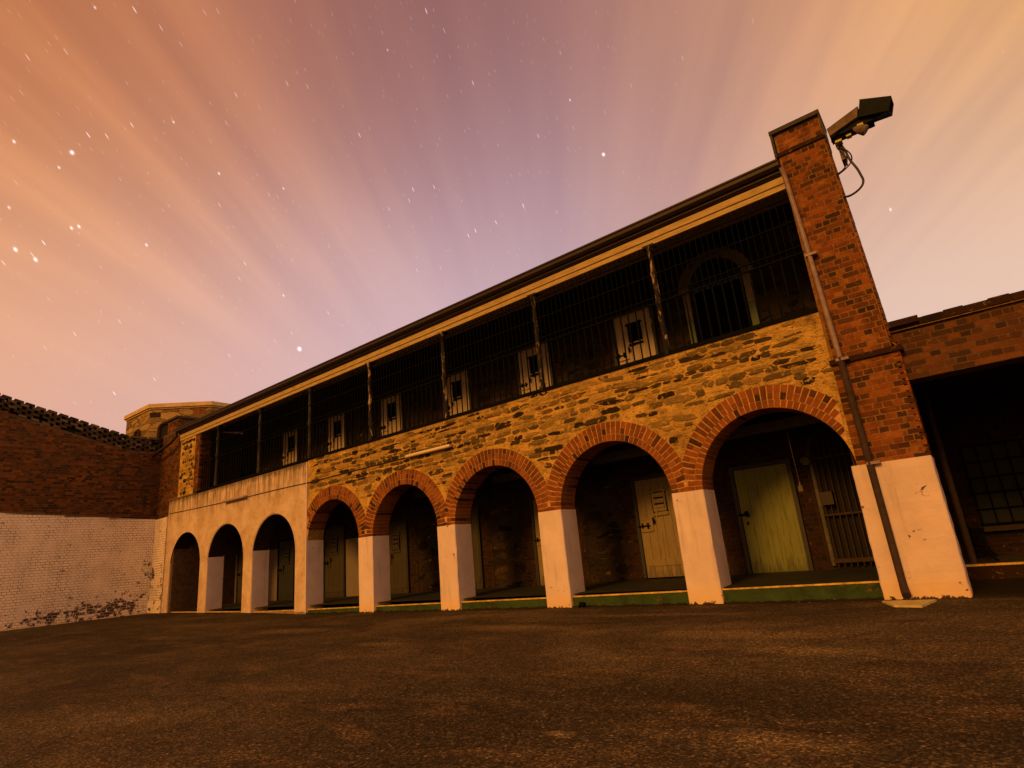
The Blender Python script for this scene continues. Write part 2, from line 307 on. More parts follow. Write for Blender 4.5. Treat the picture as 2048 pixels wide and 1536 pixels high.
def kerb():
    m,T,b=mat('scuffed green step paint'); co=T.node('ShaderNodeTexCoord').outputs['Object']; z=T.node('ShaderNodeSeparateXYZ',{0:co}).outputs[2]
    c=T.mix(T.node('ShaderNodeMapRange',{0:T.noise(co,3,6,.7),1:.4,2:.65}).outputs[0],(.040,.075,.022),(.022,.036,.012))
    c=T.mix(T.node('ShaderNodeMapRange',{0:T.noise(T.mapping(co,scale=(1,1,2)),9,6,.72,.4),1:.60,2:.65,3:0,4:.7}).outputs[0],c,(.13,.085,.035))
    lo=T.math('LESS_THAN',T.math('ADD',z,T.math('MULTIPLY',T.noise(co,7,6,.72),.16)),.095); c=T.mix(T.math('MULTIPLY',lo,.85),c,(.014,.010,.005))
    T.set(b.inputs['Base Color'],c); b.inputs['Roughness'].default_value=.85; b.inputs['Specular IOR Level'].default_value=.15; return m
M['gutter']=simple('brown gutter paint',(.030,.018,.014),.55,0,6,.4,0,.3)
M['roof']=simple('rusty roof sheet',(.09,.05,.035),.6,.2,4,.5)
M['slab']=simple('concrete slab',(.62,.52,.22),.85,0,6,.5,.3)
M['coping']=simple('dark coping cement',(.06,.055,.045),.9,0,7,.5,.4)
M['toppale']=simple('pale coping stone',(.62,.44,.18),.85,0,5,.35,.3)
M['dark']=simple('unlit void colour',(.012,.011,.010),.9)  # near-black colour stands for unlit depth behind openings
M['beam']=simple('grey painted beam',(.12,.11,.085),.8,0,8,.5)
M['ceiling']=simple('shaded ceiling boards',(.007,.006,.004),.9,0,5,.5)  # near-black colour carries the shade under the ceilings
M['pipe']=simple('mauve brown pipe paint',(.26,.18,.17),.5,0,9,.5,0,.4)
M['pipedark']=simple('dark pipe paint',(.055,.036,.030),.7,0,12,.5,0,.12)
M['tube']=simple('lamp diffuser plastic',(.70,.58,.36),.4); M['tubegrey']=simple('grey lamp casing',(.34,.26,.21),.5)
M['cable']=simple('black cable',(.02,.016,.014),.5)
M['housing']=simple('weathered steel housing',(.17,.12,.08),.7,0,8,.7,0,.2); M['hood']=simple('dark hood steel',(.012,.015,.010),.8,0,9,.4,0,.1)
M['brass']=simple('yellowed plastic',(.42,.38,.12),.5)
M['green']=kerb()
M['yellow']=simple('yellow edge paint',(.78,.52,.10),.6,0,11,.75)
M['vfloor']=simple('verandah concrete',(.055,.04,.018),.85,0,5,.6,.3)
M['floor']=simple('old green floor paint',(.022,.026,.012),.8,0,3,.6,.2)
M['whitecurb']=simple('worn concrete curb',(.30,.22,.12),.85,0,5,.6,.3)
M['glass']=simple('dusty glass',(.014,.020,.017),.5,0,6,.4,0,.15)
M['greenpaint']=simple('green jamb paint',(.12,.17,.10),.7,0,6,.4); M['cream']=simple('cream paint',(.30,.25,.16),.7,0,8,.5)
def dummy(): pass
SPOTS=[(12.65,-5.55,.34,.16,1.0),(11.5,-2.6,1.0,.35,.8),(12.2,-3.4,.7,.22,.8),(8.4,-2.2,1.3,.35,.7),(7.4,-3.5,.8,.2,.6),(13.2,-6.7,.14,.10,.6),(4.0,-2.5,1.6,.4,.7),(14.0,-2.2,.8,.5,.6),(9.8,-1.1,2.2,.18,.6),(1.0,-3.4,2.0,.35,.5),(11.6,-5.8,.10,.06,.9)]
def asphalt():
    m,T,b=mat('worn asphalt'); co=T.node('ShaderNodeTexCoord').outputs['Object']
    p=T.mapping(co,rot=(0,0,.25),scale=(.55,1.0,1))
    n=T.noise(p,.42,5,.62,.8)
    c=T.ramp(n,[(.30,(.030,.023,.014)),(.5,(.052,.040,.022)),(.60,(.078,.058,.031)),(.72,(.13,.098,.050))])
    n3=T.noise(T.mapping(co,scale=(.6,1.3,1)),1.7,5,.65,.6)
    c=T.mix(T.node('ShaderNodeMapRange',{0:n3,1:.52,2:.72,3:0,4:.65}).outputs[0],c,(.15,.095,.04))
    pn=T.noise(T.mapping(co,scale=(.7,1.6,1)),2.6,6,.7,.8); tot=None
    for px,py,rx,ry,am in SPOTS:
        dd=T.vmath('MULTIPLY',T.vmath('SUBTRACT',co,(px,py,0)),(1/rx,1/ry,0)); gg=T.math('MULTIPLY',T.math('EXPONENT',T.math('MULTIPLY',T.vmath('DOT_PRODUCT',dd,dd,out=1),-1.0)),am)
        tot=gg if tot is None else T.math('ADD',tot,gg)
    k=T.node('ShaderNodeMapRange',{0:T.math('MULTIPLY',tot,T.math('ADD',pn,.45)),1:.25,2:.85}).outputs[0]
    c=T.mix(k,c,(.17,.122,.056))
    c=T.mix(T.node('ShaderNodeMapRange',{0:T.noise(T.vmath('ADD',co,(9,4,0)),.9,5,.7,1.0),1:.55,2:.68,3:0,4:.6}).outputs[0],c,(.028,.018,.012))
    v=T.node('ShaderNodeTexVoronoi',{'Vector':co,'Scale':85.0}); r=T.node('ShaderNodeSeparateColor',{0:v.outputs['Color']})
    c=T.mix(1.0,c,T.ramp(r.outputs[0],[(0,.35),(.5,.8),(.85,1.4),(.95,2.6),(1,2.5)]),'MULTIPLY')
    v2=T.node('ShaderNodeTexVoronoi',{'Vector':co,'Scale':38.0}); r2=T.node('ShaderNodeSeparateColor',{0:v2.outputs['Color']})
    sp=T.math('MULTIPLY',T.math('GREATER_THAN',r2.outputs[0],.975),T.math('LESS_THAN',v2.outputs['Distance'],.32))
    c=T.mix(T.math('MULTIPLY',sp,.7),c,(.36,.25,.16))
    T.set(b.inputs['Base Color'],c); b.inputs['Roughness'].default_value=.8; b.inputs['Specular IOR Level'].default_value=.25
    # cracks
    cw=T.vmath('ADD',co,T.vmath('SCALE',T.noise(co,1.1,4,.6,0,True),scale=1.4))
    ck=T.node('ShaderNodeTexVoronoi',{'Vector':cw,'Scale':.22},feature='DISTANCE_TO_EDGE').outputs['Distance']
    crk=T.math('MULTIPLY',T.math('LESS_THAN',ck,.0045),T.math('GREATER_THAN',T.noise(co,.5,3,.5),.47))
    c=T.mix(T.math('MULTIPLY',crk,.35),c,(.010,.007,.004))
    # darker seam along the foot of the facade
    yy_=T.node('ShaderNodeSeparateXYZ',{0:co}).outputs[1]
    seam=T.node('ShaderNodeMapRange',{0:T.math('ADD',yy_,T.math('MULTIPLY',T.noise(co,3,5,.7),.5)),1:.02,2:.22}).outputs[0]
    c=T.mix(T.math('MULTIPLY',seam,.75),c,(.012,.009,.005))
    T.set(b.inputs['Base Color'],c); b.inputs['Specular IOR Level'].default_value=.1; b.inputs['Roughness'].default_value=.92
    h=T.math('ADD',T.math('MULTIPLY',v.outputs['Distance'],.6),T.math('MULTIPLY',T.noise(co,5,6,.65),1.3))
    T.set(b.inputs['Normal'],bump(T,h,.5,.012)); return m
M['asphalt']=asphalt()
# ------------------------------------------------------------------ mesh builder
class MB:
    def __init__(s): s.v=[];s.f=[];s.m=[];s.r=[];s.sm=[]
    def add(s,vs,fs,mi=0,r=.5,smooth=False):
        o=len(s.v); s.v+= [tuple(p) for p in vs]
        for f in fs: s.f.append([o+i for i in f]); s.m.append(mi); s.r.append(r); s.sm.append(smooth)
    def box(s,x0,x1,y0,y1,z0,z1,mi=0,r=.5):
        vs=[(x,y,z) for z in (z0,z1) for y in (y0,y1) for x in (x0,x1)]
        s.add(vs,[(0,2,3,1),(4,5,7,6),(0,1,5,4),(2,6,7,3),(0,4,6,2),(1,3,7,5)],mi,r)
    def hexa(s,p,mi=0,r=.5):  # 8 points, bottom 4 ccw, top 4
        s.add(p,[(3,2,1,0),(4,5,6,7),(0,1,5,4),(1,2,6,5),(2,3,7,6),(3,0,4,7)],mi,r)
    def tube(s,pts,rad,n=8,mi=0,r=.5,caps=True):
        pts=[Vector(p) for p in pts]; rings=[]
        rads=rad if isinstance(rad,(list,tuple)) else [rad]*len(pts)
        ref=None
        for i,p in enumerate(pts):
            a=pts[max(i-1,0)]; b=pts[min(i+1,len(pts)-1)]; t=(b-a).normalized()
            if ref is None: ref=t.orthogonal().normalized()
            u=(ref-t*ref.dot(t)).normalized(); ref=u; w=t.cross(u)
            rings.append([p+(u*math.cos(2*math.pi*k/n)+w*math.sin(2*math.pi*k/n))*rads[i] for k in range(n)])
        vs=[q for rg in rings for q in rg]; fs=[]
        for i in range(len(pts)-1):
            for k in range(n): fs.append((i*n+k,i*n+(k+1)%n,(i+1)*n+(k+1)%n,(i+1)*n+k))
        s.add(vs,fs,mi,r,True)
        if caps: s.add(rings[0],[tuple(range(n-1,-1,-1))],mi,r); s.add(rings[-1],[tuple(range(n))],mi,r)
    def sweep(s,prof,x0,x1,z0,z1,mi=0):  # profile of (y,z) swept along x, offset z0 at x0, z1 at x1
        n=len(prof)
        vs=[(x0,y,z+z0) for y,z in prof]+[(x1,y,z+z1) for y,z in prof]
        fs=[(i,(i+1)%n,n+(i+1)%n,n+i) for i in range(n)]+[tuple(range(n-1,-1,-1)),tuple(range(n,2*n))]
        s.add(vs,fs,mi)
    def build(s,name,mats,parent=None,off=(0,0,0),**tags):
        me=bpy.data.meshes.new(name)
        me.from_pydata([(x-off[0],y-off[1],z-off[2]) for x,y,z in s.v],[],s.f)
        for k in (mats if isinstance(mats,(list,tuple)) else [mats]): me.materials.append(M[k])
        me.polygons.foreach_set('material_index',s.m); me.polygons.foreach_set('use_smooth',s.sm)
        a=me.attributes.new('rnd','FLOAT','FACE'); a.data.foreach_set('value',s.r)
        me.update()
        o=bpy.data.objects.new(name,me); COL.objects.link(o)
        if parent: o.parent=parent
        for k,v in tags.items(): o[k]=v
        return o
def thing(name,label,cat,loc=(0,0,0),group=None):
    o=bpy.data.objects.new(name,None); COL.objects.link(o); o.location=loc; o['label']=label; o['category']=cat; o.empty_display_size=.3
    if group: o['group']=group
    return o
# a part of a thing whose base is not at the origin: keep world coordinates in the mesh
def part(mb,name,mats,root,**tags):
    o=mb.build(name,mats,root,**tags)
    r=root
    if root.type=='EMPTY': o.location=-Vector(root.location)
    return o
def bricks(mb,O,U,V,N,W,H,mi=0,bl=.225,ch=.076,j=.009,proud=.0035,depth=.02,skip=None,rlo=0,rhi=1,wob=.002,bond=True,course0=0):
    """individual brick faces laid over a wall plane: O origin, U along, V up, N outward"""
    O,U,V,N=map(Vector,(O,U,V,N)); row=0; v=0.0
    while v<H-.02:
        h=min(ch,H-v); u=0.0; rr=row+course0
        hdr=bond and rr%2==1
        first=True
        while u<W-.01:
            l=bl*.5 if (hdr) else bl
            if first and not hdr: l=bl*.75
            if not hdr and not first and R_()<.05: l=bl*.5
            l=min(l,W-u); first=False
            if l>.03 and not(skip and skip(u+l/2,v+h/2)):
                a,b=u+j/2+wob*R_(),u+l-j/2-wob*R_(); c,d=v+j/2+wob*R_(),v+h-j/2-wob*R_()
                pr=proud+(R_()-.5)*proud*.9
                P=lambda uu,vv,nn:O+U*uu+V*vv+N*nn
                e=.004
                vs=[P(a,c,-depth),P(b,c,-depth),P(b,d,-depth),P(a,d,-depth),P(a+e*R_(),c+e*R_(),pr),P(b-e*R_(),c+e*R_(),pr),P(b-e*R_(),d-e*R_(),pr),P(a+e*R_(),d-e*R_(),pr)]
                mb.add(vs,[(4,5,6,7),(0,1,5,4),(1,2,6,5),(2,3,7,6),(3,0,4,7)],mi,rlo+(rhi-rlo)*R_())
            u+=l
        v+=ch; row+=1
# ------------------------------------------------------------------ dimensions
S=2.5; PW=.4743; TH=.43; SPR=1.555; RAD=(S-PW)/2
ZW=1.576; ZB=3.735
def gz(x):
    if x>=0: return 0.0
    t=min(-x/2.5,1); return .075*t+ (0 if x>-2.5 else min((-x-2.5)/2.5,1)*.035)+(0 if x>-5 else min((-x-5)/3.4,1)*.04)
def zp(x): return max(.1+.0088*x,gz(x)+.025)
# ------------------------------------------------------------------ ground
g=MB(); xs=[-400,-60,-20,-12,-8.4,-6.7,-5,-3.7,-2.5,-1.2,0,2,13,20,60,400]; ys=[-400,-60,-20,-8,0,4,12,60,400]
vs=[(x,y,gz(x)) for y in ys for x in xs]; n=len(xs)
g.add(vs,[(j*n+i,j*n+i+1,(j+1)*n+i+1,(j+1)*n+i) for j in range(len(ys)-1) for i in range(n-1)],0,.5,True)
g.build('asphalt_yard','asphalt',kind='structure')
# ------------------------------------------------------------------ the cell block
cb=thing('cell_block','long two storey stone cell block with brick arches below and a barred gallery above','building',(3,0,0))
# --- facade wall with openings
def arch_wall(mb,x0,x1,ops,ztop,y0,y1,mi=0,mi_in=1,N=24,zbot=None):
    ops=sorted(ops); zb=(lambda x:gz(x)-.05) if zbot is None else (lambda x:zbot)
    def quad(xa,za0,za1,xb,zb0,zb1):
        mb.add([(xa,y0,za0),(xb,y0,zb0),(xb,y0,zb1),(xa,y0,za1)],[(0,1,2,3)],mi)
        mb.add([(xa,y1,za0),(xb,y1,zb0),(xb,y1,zb1),(xa,y1,za1)],[(3,2,1,0)],mi)
    cur=x0
    for xc,r,sp in ops:
        a,b=xc-r,xc+r
        if a>cur: quad(cur,zb(cur),ztop(cur),a,zb(a),ztop(a))
        P=[(xc-r*math.cos(math.pi*k/N),sp+r*math.sin(math.pi*k/N)) for k in range(N+1)]
        for (xa,za),(xb,zb_) in zip(P,P[1:]): quad(xa,za,ztop(xa),xb,zb_,ztop(xb))
        for (xa,za),(xb,zb_) in zip([(a,zb(a))]+P,P+[(b,zb(b))]):
            mb.add([(xa,y0,za),(xb,y0,zb_),(xb,y1,zb_),(xa,y1,za)],[(0,1,2,3)],mi_in)
        cur=b
    if x1>cur: quad(cur,zb(cur),ztop(cur),x1,zb(x1),ztop(x1))
    mb.add([(x0,y0,ztop(x0)),(x1,y0,ztop(x1)),(x1,y1,ztop(x1)),(x0,y1,ztop(x0))],[(0,1,2,3)],mi)
    mb.add([(x0,y0,zb(x0)),(x0,y1,zb(x0)),(x0,y1,ztop(x0)),(x0,y0,ztop(x0))],[(0,1,2,3)],mi)
    mb.add([(x1,y1,zb(x1)),(x1,y0,zb(x1)),(x1,y0,ztop(x1)),(x1,y1,ztop(x1))],[(0,1,2,3)],mi)
w=MB(); brick_ops=[(i*S+PW+RAD,RAD,SPR) for i in range(5)]
zbx=lambda x:3.70+.004*(x-3.5)
arch_wall(w,PW,12.502,brick_ops,zbx,0,TH,0,1)
def rubble(mb,x0,x1,z0f,z1f,y,mi,skip=None,hmin=.045,hmax=.115,lmin=.13,lmax=.48,rise=.006):
    """irregular coursed rubble: low domed stones bedded in flush mortar, y is the wall face"""
    z=min(z0f(x0),z0f(x1)); zt_=max(z1f(x0),z1f(x1))
    while z<zt_:
        h=hmin+(hmax-hmin)*R_()**1.3; x=x0-R_()*.2; ph=R_()*6; 
        while x<x1:
            l=lmin+(lmax-lmin)*R_()**1.5; l*=(.6+.5*h/.1)
            hh=h*(.62+.55*R_()); gap=.008+.022*R_()
            cx_=x+l/2; cz=z+h/2+.022*math.sin(cx_*1.3+ph)+(R_()-.5)*.02
            x+=l+gap
            if R_()<.05: continue
            if cx_-l/2<x0 or cx_+l/2>x1+.03 or cz-hh/2<z0f(cx_) or cz+hh/2>z1f(cx_)-.005: continue
            if skip and skip(cx_,cz,l/2,hh/2): continue
            n=14; tilt=(R_()-.5)*.16; ex=2.6+2.2*R_(); pk=.004+.013*R_()**2; rn=R_()
            skew=(R_()-.5)*.5
            jit=[1+(R_()-.5)*.36 for _ in range(n)]
            rings=[]
            for sc_,yy in ((1.06,.014),(.96,-.001-pk*.6),(.66,-.002-pk),):
                rg=[]
                for k in range(n):
                    a=2*math.pi*k/n; c_,s_=math.cos(a),math.sin(a)
                    rr=(abs(c_)**ex+abs(s_)**ex)**(-1/ex)*jit[k]*sc_
                    u=c_*rr*l/2; v=s_*rr*hh/2; u+=v*skew
                    rg.append((cx_+u-v*tilt,y+yy+(R_()-.5)*.003,cz+v+u*tilt))
                rings.append(rg)
            vs=[p for rg in rings for p in rg]; fs=[(q*n+k,q*n+(k+1)%n,(q+1)*n+(k+1)%n,(q+1)*n+k) for q in range(2) for k in range(n)]
            fs.append(tuple(2*n+k for k in range(n)))
            mb.add(vs,fs,mi,rn)
        z+=h*1.02+.004
def ring_skip(x,z,a,b):
    for xc,r,sp in brick_ops:
        for dx in (-a*.95,0,a*.95):
            for dz in (-b,b):
                if z+dz>sp-.1 and math.hypot(x+dx-xc,z+dz-sp)<r+.30: return True
                if z+dz<=sp+.05: return True
    return False
rubble(w,PW+.03,12.5,lambda x:1.6,zbx,0,2,ring_skip)
part(w,'stone_wall',['pointing','mortar','rubble'],cb)
# --- brick arches, voussoir by voussoir
for i,(xc,r,sp) in enumerate(brick_ops):
    a=MB(); cl0=i*S+PW/2 if i else PW+.004; cl1=(i+1)*S+PW/2 if i<4 else 12.46
    NB=int(math.pi*r/.076)
    off=.0 if i%2 else .002
    # mortar bed
    seg=60; ro=r+.315
    for k in range(seg):
        t0,t1=math.pi*k/seg,math.pi*(k+1)/seg
        q=[(xc-rr*math.cos(t),sp+rr*math.sin(t)) for t,rr in ((t0,r-.0),(t1,r-.0),(t1,ro),(t0,ro))]
        q=[(min(max(x,cl0),cl1),z) for x,z in q]
        a.add([(x,-.008-off,z) for x,z in q],[(3,2,1,0)],1)
        a.add([(q[0][0],-.008-off,q[0][1]),(q[1][0],-.008-off,q[1][1]),(q[1][0],TH+.004,q[1][1]),(q[0][0],TH+.004,q[0][1])],[(0,1,2,3)],1)
    for ring,(ra,rb) in enumerate(((r-.006,r+.105),(r+.112,r+.315))):
        nb=NB if ring==0 else int(math.pi*(r+.11)/.082)
        for k in range(nb):
            t0=math.pi*k/nb+.0052+.002*R_(); t1=math.pi*(k+1)/nb-.0052-.002*R_()
            alt=(k%2==1 and ring==1)
            segs=[(ra,rb)] if not alt else [(ra,(ra+rb)/2-.003),((ra+rb)/2+.004,rb)]
            for s0,s1 in segs:
                tm=(t0+t1)/2; xm=xc-(s0+s1)/2*math.cos(tm)
                if xm<cl0+.01 or xm>cl1-.01: continue
                cc=lambda x:min(max(x,cl0+.003),cl1-.003)
                yf=-.011-off-R_()*.006; yb=(TH+.002) if ring==0 else .0
                q=[(cc(xc-rr*math.cos(t)),sp+rr*math.sin(t)) for t,rr in ((t0,s0),(t0,s1),(t1,s1),(t1,s0))]
                rn=R_() if R_()>.07 else 0.0
                if ring==0:
                    for y0_,y1_ in ((yf,.10),(.108,.315),(.322,yb)):
                        a.hexa([(x,y0_,z) for x,z in q]+[(x,y1_,z) for x,z in q],0,min(1,max(0,rn+.2*(R_()-.5))))
                else: a.hexa([(x,yf,z) for x,z in q]+[(x,yb,z) for x,z in q],0,rn)
    part(a,'brick_arch',['archbrick','archmortar'],cb)
# --- whitewashed pillars
def rough_box(mb,x0,x1,y0,y1,z0,z1,nz=10,amp=.006,mi=0,nx=3):
    # box with slightly uneven faces and rounded arrises
    c=.012
    ring=lambda z,e:[]
    zs=[z0+(z1-z0)*k/nz for k in range(nz+1)]
    prof=[(x0+c,y0),(x1-c,y0),(x1,y0+c),(x1,y1),(x0,y1),(x0,y0+c)]
    vs=[]
    for z in zs:
        for x,y in prof: vs.append((x+(R_()-.5)*amp,y+(R_()-.5)*amp*.7,z+(0 if z in (zs[0],) else (R_()-.5)*amp)))
    n=len(prof); fs=[(k*n+i,k*n+(i+1)%n,(k+1)*n+(i+1)%n,(k+1)*n+i) for k in range(nz) for i in range(n)]
    fs+=[tuple(range(nz*n,nz*n+n))]
    mb.add(vs,fs,mi)
for i in range(1,5):
    p=MB(); rough_box(p,i*S-.010,i*S+PW+.010,-.030,TH+.012,gz(i*S)-.05,ZW+.0)
    part(p,'pillar','plaster',cb)
# --- white rendered part with three arches
ww=MB(); ops=[(i*S+PW+RAD,RAD,1.48) for i in (-3,-2,-1)]
zt=lambda x:3.62+.004*x
arch_wall(ww,-7.40,PW+.006,ops,lambda x:3.655+.004*(x-3.5),-.026,TH+.01,0,2)
# moulded rim round the arches and thin ledge at the top left
for xc,r,sp in ops[1:]:
    P=[(xc-(r+.03)*math.cos(math.pi*k/30),-.03,sp+(r+.03)*math.sin(math.pi*k/30)) for k in range(31)]
    ww.tube(P,.014,6,0)
ww.box(-7.4,-5.55,-.05,.1,3.625,3.66); ww.box(.452,.486,-.034,.0,.0,3.63,1)
part(ww,'rendered_wall',['facadewhite','plaster','darkbrick'],cb)
for i in (-3,-2,-1,0):
    jm=MB(); jm.box(i*S+PW,i*S+PW+.012,-.02,TH+.02,gz(i*S)-.02,1.68 if i<0 else 1.69)
    part(jm,'painted_dado','plaster',cb)
# --- left end pier of brick with raised cap, and the stone panel
lp=MB(); lp.box(-8.33,-6.86,.0,4.2,0,6.0,1); lp.box(-8.08,-7.32,.02,5.0,6.0,6.46,1)
bricks(lp,(-8.35,0,3.13),(1,0,0),(0,0,1),(0,-1,0),.96,.55); bricks(lp,(-8.35,0,3.665),(1,0,0),(0,0,1),(0,-1,0),1.50,2.3)
bricks(lp,(-8.08,.02,6.0),(1,0,0),(0,0,1),(0,-1,0),.76,.46); bricks(lp,(-7.32,.02,6.0),(0,1,0),(0,0,1),(1,0,0),2,.46)
o=part(lp,'brick_pier',['oldbrick','oldmortar'],cb)
cpz=MB(); cpz.box(-8.14,-7.26,-.05,5.05,6.46,6.53); part(cpz,'coping','coping',cb)
wl=MB(); wl.box(-8.33,-7.405,-.05,.0,gz(-8),3.12,1)
bricks(wl,(-8.35,-.05,gz(-8)),(1,0,0),(0,0,1),(0,-1,0),.945,2.97,0,proud=.006)
wl.box(-8.34,-7.41,-.075,-.05,.14,.52,0)
part(wl,'whitewashed_pier',['whitebrick','whitejoint'],cb)
sp_=MB(); sp_.box(-6.85,-5.80,-.012,.35,3.66,5.68,0); rubble(sp_,-6.84,-5.80,lambda x:3.68,lambda x:5.6,-.012,1,None,.10,.17,.10,.26); part(sp_,'stone_panel',['pointing','rubble'],cb)
qp=MB(); qp.box(-5.79,-5.5,-.008,.35,3.66,5.68,1); bricks(qp,(-5.79,-.008,3.66),(1,0,0),(0,0,1),(0,-1,0),.29,2.02); bricks(qp,(-5.5,-.008,3.66),(0,1,0),(0,0,1),(1,0,0),.35,2.02)
part(qp,'brick_quoin',['brick','oldmortar'],cb)
# --- right brick pier
X0,X1=12.50,13.27
M['piermortar']=simple('dull pier mortar',(.27,.135,.035),.9,0,14,.7,.4)
rp=MB(); rp.box(X0,X1,0,.46,-.05,6.6,1); rp.box(12.52,12.9,.46,4.8,-.05,5.9,1)
bricks(rp,(X0-.01,0,ZW),(1,0,0),(0,0,1),(0,-1,0),X1-X0+.02,1.36)
bricks(rp,(X0+.03,0,3.0),(1,0,0),(0,0,1),(0,-1,0),X1-X0-.06,3.2,rlo=0,rhi=1)
bricks(rp,(X0+.03,0,6.28),(1,0,0),(0,0,1),(0,-1,0),X1-X0-.05,.3)
bricks(rp,(X1,-.01,.1),(0,1,0),(0,0,1),(1,0,0),.47,6.4)
rp.v=[(x-(.045+.030*(z-3.0))*(x-X0)/(X1-X0) if z>3.0 and y<.6 else x,y,z) for x,y,z in rp.v]
o=part(rp,'brick_pier',['brick','piermortar'],cb)
for x_0,x_1,y_0,z_0,z_1 in ((X0-.02,X1+.04,-.045,2.93,3.0),(X0-.01,X1-.135,-.03,6.205,6.265)):
    lg=MB(); lg.box(x_0,x_1,y_0,.5,z_0,z_1); part(lg,'string_course','darkbrick',cb)
cp=MB(); cp.box(X0-.05,X1-.125,-.06,.52,6.59,6.655); cp.box(X0-.045,X0-.012,-.05,.5,6.20,6.59); cp.box(X1-.150,X1-.132,-.045,.5,6.22,6.59); part(cp,'coping','coping',cb)
wb=MB(); rough_box(wb,X0-.075,X1+.01,-.045,.47,-.03,ZW+.02,16,.008)
part(wb,'painted_base','sidepaint',cb)
# --- platform / step
def strip(mb,xa,xb,y0,y1,f0,f1,mi=0,n=1):
    for k in range(n):
        a=xa+(xb-xa)*k/n; b=xa+(xb-xa)*(k+1)/n
        mb.hexa([(a,y0,f0(a)),(b,y0,f0(b)),(b,y1,f0(b)),(a,y1,f0(a)),(a,y0,f1(a)),(b,y0,f1(b)),(b,y1,f1(b)),(a,y1,f1(a))],mi)
for i in range(-3,5):
    pf=MB(); yl=MB()
    a=i*S+PW+.012; b=(i+1)*S-.012 if i<4 else 12.42
    if i==-3: a=-7.02
    strip(pf,a,b,.035,.3,lambda x:-.05,lambda x:zp(x)-.004,0 if i>=0 else 1)
    strip(yl,a,b,.030,.075,lambda x:zp(x)-.020,lambda x:zp(x),0)
    part(pf,'step',['green','whitecurb'],cb); part(yl,'yellow_edge','yellow',cb)
fl=MB(); fl.add([(-7.4,.07,zp(-7.4)-.002),(13,.07,zp(13)-.002),(13,4.5,zp(13)+.09),(-7.4,4.5,zp(-7.4)+.05)],[(0,1,2,3)]); part(fl,'arcade_floor','floor',cb)
# --- back walls, ceilings
bw=MB(); YB=2.06
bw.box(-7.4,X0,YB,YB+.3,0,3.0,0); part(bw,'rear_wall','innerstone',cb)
for i in range(-3,5):
    bs=MB()
    dx=[-6.6,-4.1,-1.68,.98,3.46,5.94,8.42,10.34][i+3]
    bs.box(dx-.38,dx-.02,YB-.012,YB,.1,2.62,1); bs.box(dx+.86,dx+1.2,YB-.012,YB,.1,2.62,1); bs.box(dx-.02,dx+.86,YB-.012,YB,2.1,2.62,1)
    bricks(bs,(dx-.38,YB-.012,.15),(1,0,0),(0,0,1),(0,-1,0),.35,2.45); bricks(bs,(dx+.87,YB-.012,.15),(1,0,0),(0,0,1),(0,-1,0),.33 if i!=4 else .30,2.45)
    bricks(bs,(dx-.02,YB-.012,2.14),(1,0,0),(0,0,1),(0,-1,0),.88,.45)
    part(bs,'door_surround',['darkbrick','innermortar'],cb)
for xa,xb in ((-7.39,-6.7),(-5.7,-4.2),(-3.2,-1.78),(-.74,.6)):
    wd=MB(); wd.box(xa,xb,YB-.03,YB-.016,.1,1.75); part(wd,'painted_dado','dimdado',cb)
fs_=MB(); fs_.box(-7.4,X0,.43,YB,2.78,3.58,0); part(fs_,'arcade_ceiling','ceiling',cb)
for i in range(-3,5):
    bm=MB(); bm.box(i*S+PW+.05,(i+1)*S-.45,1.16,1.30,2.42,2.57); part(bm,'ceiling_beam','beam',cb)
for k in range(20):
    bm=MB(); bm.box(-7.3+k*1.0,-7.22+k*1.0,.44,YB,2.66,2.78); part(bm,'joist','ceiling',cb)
gs=MB(); gs.hexa([(-5.5,-.03,3.66),(X0,-.03,3.735),(X0,.5,3.735),(-5.5,.5,3.66),(-5.5,-.03,3.715),(X0,-.03,3.795),(X0,.5,3.795),(-5.5,.5,3.715)])
gs.v=[(x,y,z-.012) for x,y,z in gs.v]
part(gs,'gallery_edge','iron',cb)
gf=MB(); gf.box(-6.8,X0,.1,2.3,3.585,3.70); part(gf,'gallery_floor','ceiling',cb)
# upper rear wall with arched doorway
AX,AR,ASP=10.66,.52,5.50
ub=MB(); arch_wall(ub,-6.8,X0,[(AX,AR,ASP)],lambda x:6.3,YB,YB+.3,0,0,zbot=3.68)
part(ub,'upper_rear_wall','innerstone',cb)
ar=MB(); P=[(AX-(AR+.08)*math.cos(math.pi*k/24),YB-.02,ASP+(AR+.08)*math.sin(math.pi*k/24)) for k in range(25)]
for k in range(24):
    t0,t1=math.pi*k/24,math.pi*(k+1)/24
    q=[(AX-rr*math.cos(t),ASP+rr*math.sin(t)) for t,rr in ((t0,AR),(t0,AR+.2),(t1,AR+.2),(t1,AR))]
    ar.hexa([(x,YB-.03,z) for x,z in q]+[(x,YB+.02,z) for x,z in q])
part(ar,'doorway_arch','cream',cb)
for s_ in (-1,1):
    dj=MB(); x=AX+s_*(AR+.06); dj.box(x-.06,x+.06,YB-.035,YB+.02,3.7,4.93,0); dj.box(x-.06,x+.06,YB-.035,YB+.02,4.935,5.50,1)
    part(dj,'doorway_jamb',['greenpaint','cream'],cb)
ag=MB()
for k in range(9): ag.tube([(AX-AR+.06+k*(2*AR-.12)/8,YB+.1,3.7),(AX-AR+.06+k*(2*AR-.12)/8,YB+.1,5.9)],.011,6)
for z in (4.3,5.3): ag.box(AX-AR,AX+AR,YB+.085,YB+.115,z,z+.04)
part(ag,'doorway_gate','railiron',cb)
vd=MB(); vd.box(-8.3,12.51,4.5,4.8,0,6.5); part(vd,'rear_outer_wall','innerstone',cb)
vd=MB(); vd.box(-8.3,-8.0,4.21,4.49,0,6.0); part(vd,'end_wall','innerstone',cb)
